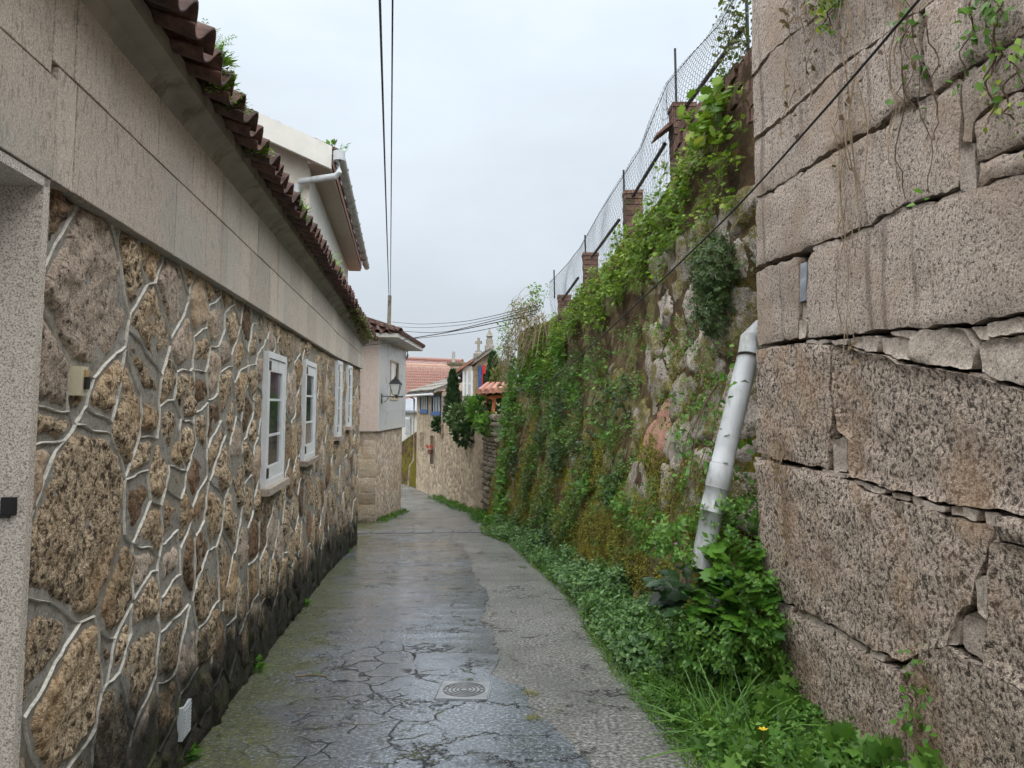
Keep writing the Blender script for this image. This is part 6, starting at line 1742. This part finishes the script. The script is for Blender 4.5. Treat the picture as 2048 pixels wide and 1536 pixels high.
vine('hanging_vine', 'green-leaved vine hanging in the vertical joint of the granite wall', (1850, 40), 5, .9, .16, L['bright'], (.03, .055), 4)
vine('hanging_vine', 'green ivy trailing in at the top right corner of the granite wall', (2010, -10), 6, .55, .4, L['mid'], (.03, .06), 5)
vine('hanging_vine', 'sparse green sprig at the right edge of the granite wall', (2040, 150), 4, .5, .3, L['lime'], (.03, .05), 6)
vine('hanging_vine', 'dead brown vine hanging down by the granite corner above the verge', (1560, 905), 4, .9, .08, L['brown'], (.03, .05), 7)
vine('hanging_vine', 'long pale straw vine in front of the second granite course', (1680, 330), 4, 1.3, .04, L['brown'], (.03, .05), 8)
vine('hanging_vine', 'small green climber rising from the verge in the lowest granite joint', (1830, 1400), 3, .35, .4, L['bright'], (.025, .05), 9)
vine('hanging_vine', 'yellowing sprays hanging at the very top of the granite wall', (1660, -10), 6, .35, .5, L['lime'], (.03, .06), 10)
# creeper on the near end of the fence
geo_p = []
for _ in range(420):
    Y = rng.uniform(5.6, 6.25); tp = interp(tops, Y); z = rng.uniform(4.3, tp.z + .1); geo_p.append((ow_x(Y, 4.1) - rng.uniform(-.1, .14), Y, z))
P = np.array(geo_p); n = len(P)
plant('fence_creeper', 'dark leafy creeper climbing the near end of the wire fence', 'creeper', scatter(OVAL, P, rdir(n) + np.array([-.3, -.3, -.4]), rdir(n) + np.array([-.5, -.5, .5]), rnd(n, .03, .06)), L['olive'], tuple(P[0]))
# --- little plants and moss in the eave tiles
def eave_pt(x, y): return hit(x, y, lambda Y, z: wx(Y) + .27, 1.5, 16)
labs = ['tall fern sprig sprouting from the near eave tiles', 'moss cushion in the eave tile below the tall sprig', 'moss tuft in the fourth visible eave tile', 'small plant on the eave in front of the white gable', 'green weed on the eave below the white downpipe', 'leafy weed on the eave midway along the low roof', 'fern tuft on the eave near the white house window', 'yellow green fern tuft below the white house window', 'moss cushion in the eave tiles near the white barge board']
for k, (x, y, s_) in enumerate(((418, 105, .9), (432, 135, .7), (446, 180, .6), (470, 215, .5), (585, 400, .6), (600, 435, .8), (655, 520, .9), (668, 540, 1.0), (520, 305, .5))):
    p = eave_pt(x, y)
    geo = merge([clump(tuple(p), 26, FROND if k in (0, 6, 7) else OVAL, (.07 * s_, .16 * s_), .03, 1.2, .3), clump(tuple(p - Vector((0, 0, .03))), 90, TUFT, (.015, .03), .05 * (1 + s_), .4, .6)])
    plant('eave_plant', labs[k], 'plant', geo, L['lime'] if k in (1, 2, 7, 8) else L['mid'], tuple(p), 'plants growing in the eave tiles')
pts = [eave_pt(x, y) for x, y in ((706, 625), (714, 640), (722, 655), (728, 668), (735, 682), (718, 648), (731, 676))]
plant('eave_moss', 'mossy creeper covering the far corner of the low tiled eave', 'moss', merge([clump(tuple(p), 90, OVAL, (.03, .06), .1, .3, 1) for p in pts]), L['olive'], tuple(pts[4]))
p = UR(Yn - .2, .42, .3); plant('gutter_weed', 'little weeds growing on the corner of the white house roof', 'weed', clump(tuple(p), 50, OVAL, (.06, .14), .22, 1.0, .3), L['mid'], tuple(p))

# --- greenery round the far houses
def crown(c, rx, ry, rz, n, tmpl, size, up=.3):
    d = rdir(n); r_ = rnd(n, .55, 1.0)[:, None] ** .6
    wob = (1 + .22 * np.sin(d[:, 0:1] * 5 + 1.3) * np.cos(d[:, 2:3] * 6))
    pos = np.array(c) + d * r_ * wob * np.array([rx, ry, rz])
    return scatter(tmpl, pos, d + rdir(n) * .7 + np.array([0, 0, up]), d + rdir(n) * .6, rnd(n, *size))
def cone(base, r_, h, n, size):
    t = rnd(n, 0, 1) ** 1.3; a = rnd(n, 0, 2 * math.pi); rr = r_ * (1 - t) ** .75 * rnd(n, .6, 1.08) * (1 + .15 * np.sin(a * 3 + t * 9)) + .03
    pos = np.stack([base[0] + rr * np.cos(a), base[1] + rr * np.sin(a), base[2] + t * h], 1)
    d = np.stack([np.cos(a) * .6, np.sin(a) * .6, np.full(n, 1.0)], 1) + rdir(n) * .4
    return scatter(TUFT, pos, d, rdir(n) + np.array([0, -1, .3]), rnd(n, *size))
def tree(name, label, cat, geo, mat, base, h, r_=.05):
    t = thing(name, label, cat, base); V, F = geo; build_np('crown', V, F, mat, t, base)
    MB().tube([Vector(base), Vector(base) + Vector((.02, 0, h))], [r_, r_ * .4], 7).build('trunk', M['stem'], t)
b0 = at(986, 800, 25.5); tp_ = at(986, 706, 25.5)
tree('cypress', 'narrow conical cypress in front of the painted doorway', 'tree', cone(tuple(b0), .27, tp_.z - b0.z, 1900, (.07, .14)), L['dark'], tuple(b0), (tp_.z - b0.z) * .8)
b0 = at(905, 846, 27.8); tp_ = at(908, 742, 27.8)
tree('clipped_conifer', 'tall narrow dark green conifer against the far stone house', 'tree', cone(tuple(b0), .3, tp_.z - b0.z, 2000, (.08, .16)), L['dark'], tuple(b0), (tp_.z - b0.z) * .8)
for nm, lab, x, y, Y, rx, rz, n, mt in (('laurel_shrub', 'large glossy laurel spilling over the garden wall', 935, 838, 24.6, .62, .52, 900, 'ivy'), ('laurel_shrub', 'laurel branch hanging lower down the garden wall', 935, 868, 23.8, .38, .33, 450, 'dark'), ('porch_shrub', 'mid green shrub beside the orange porch post', 958, 818, 23.6, .34, .4, 450, 'bright'), ('round_bush', 'small dark round bush on the corner of the garden wall', 884, 849, 28.2, .3, .26, 420, 'dark'), ('pier_ivy', 'ivy draped over the top of the dry stone pier', 975, 848, 22.2, .34, .26, 420, 'mid'), ('porch_shrub', 'dark shrub under the orange porch roof', 1000, 815, 22.6, .3, .5, 420, 'dark'), ('garden_shrub', 'shrub between the cypress and the trailing creeper', 1004, 770, 24.5, .34, .6, 500, 'olive')):
    p = at(x, y, Y); tree(nm, lab, 'shrub', crown(tuple(p), rx, rx * .8, rz, n, OVAL, (.1, .2)), L[mt], (p.x, p.y, p.z - rz), rz, .03)
# far verge weeds
stuff('far_verge', 'green weeds along the foot of the garden wall', merge([clump((x, y, zg(y)), 130, SPRIG, (.06, .13), .3, .5, .4) for x, y in [(-1.3 - .27 * i, 23.6 + i * .85, ) for i in range(6)] + [(-.95, 22.3), (-.85, 21.4), (-.75, 20.6), (-.6, 19.6), (-.4, 18.4)]]), L['bright'], 'weeds')
stuff('bend_weeds', 'weeds at the foot of the tiled house at the bend', merge([clump((S2(a, 0, .12).x, S2(a, 0, .12).y, zg(19.7 + a)), 60, SPRIG, (.05, .1), .16, .5, .5) for a in (.3, .8, 1.5, 2.2, 2.9, 3.5)]), L['bright'], 'weeds')
p = FH(sum(wins[3][:2]) / 2, wins[3][2] + .5 * (wins[3][3] - wins[3][2]) - .15, .12)
pf = thing('flower_pot', 'red geranium in a pot in the tall slit window of the far house', 'flower pot', tuple(p))
MB().lathe(p, [(.07, 0), (.09, .14), (.1, .14), (.1, .17), (.02, .17)], 10).build('pot', M['tile_red'], pf)
V, F = clump(tuple(p + Vector((0, 0, .2))), 60, OVAL, (.05, .09), .13, .6, 1); build_np('blooms', V, F, M['red'], pf, tuple(p))

# fallen leaves and grit along the edges of the lane
n = 260
Y = rnd(n, 2.6, 15); side_ = nrg.random(n) < .45
X = np.array([(wx(y) + abs(rng.gauss(.1, .22))) if s_ else (edge_x(y) - abs(rng.gauss(.0, .22))) for y, s_ in zip(Y, side_)])
P = np.stack([X, Y, np.array([road_z(x, y) + .014 for x, y in zip(X, Y)])], 1)
d = np.stack([rnd(n, -1, 1), rnd(n, -1, 1), rnd(n, -.1, .25)], 1)
stuff('leaf_litter', 'small brown fallen leaves and grit along the edges of the lane', scatter(OVAL, P, d, np.tile(np.array([0, 0, 1.0]), (n, 1)) + rdir(n) * .2, rnd(n, .012, .04)), L['brown'], 'litter')
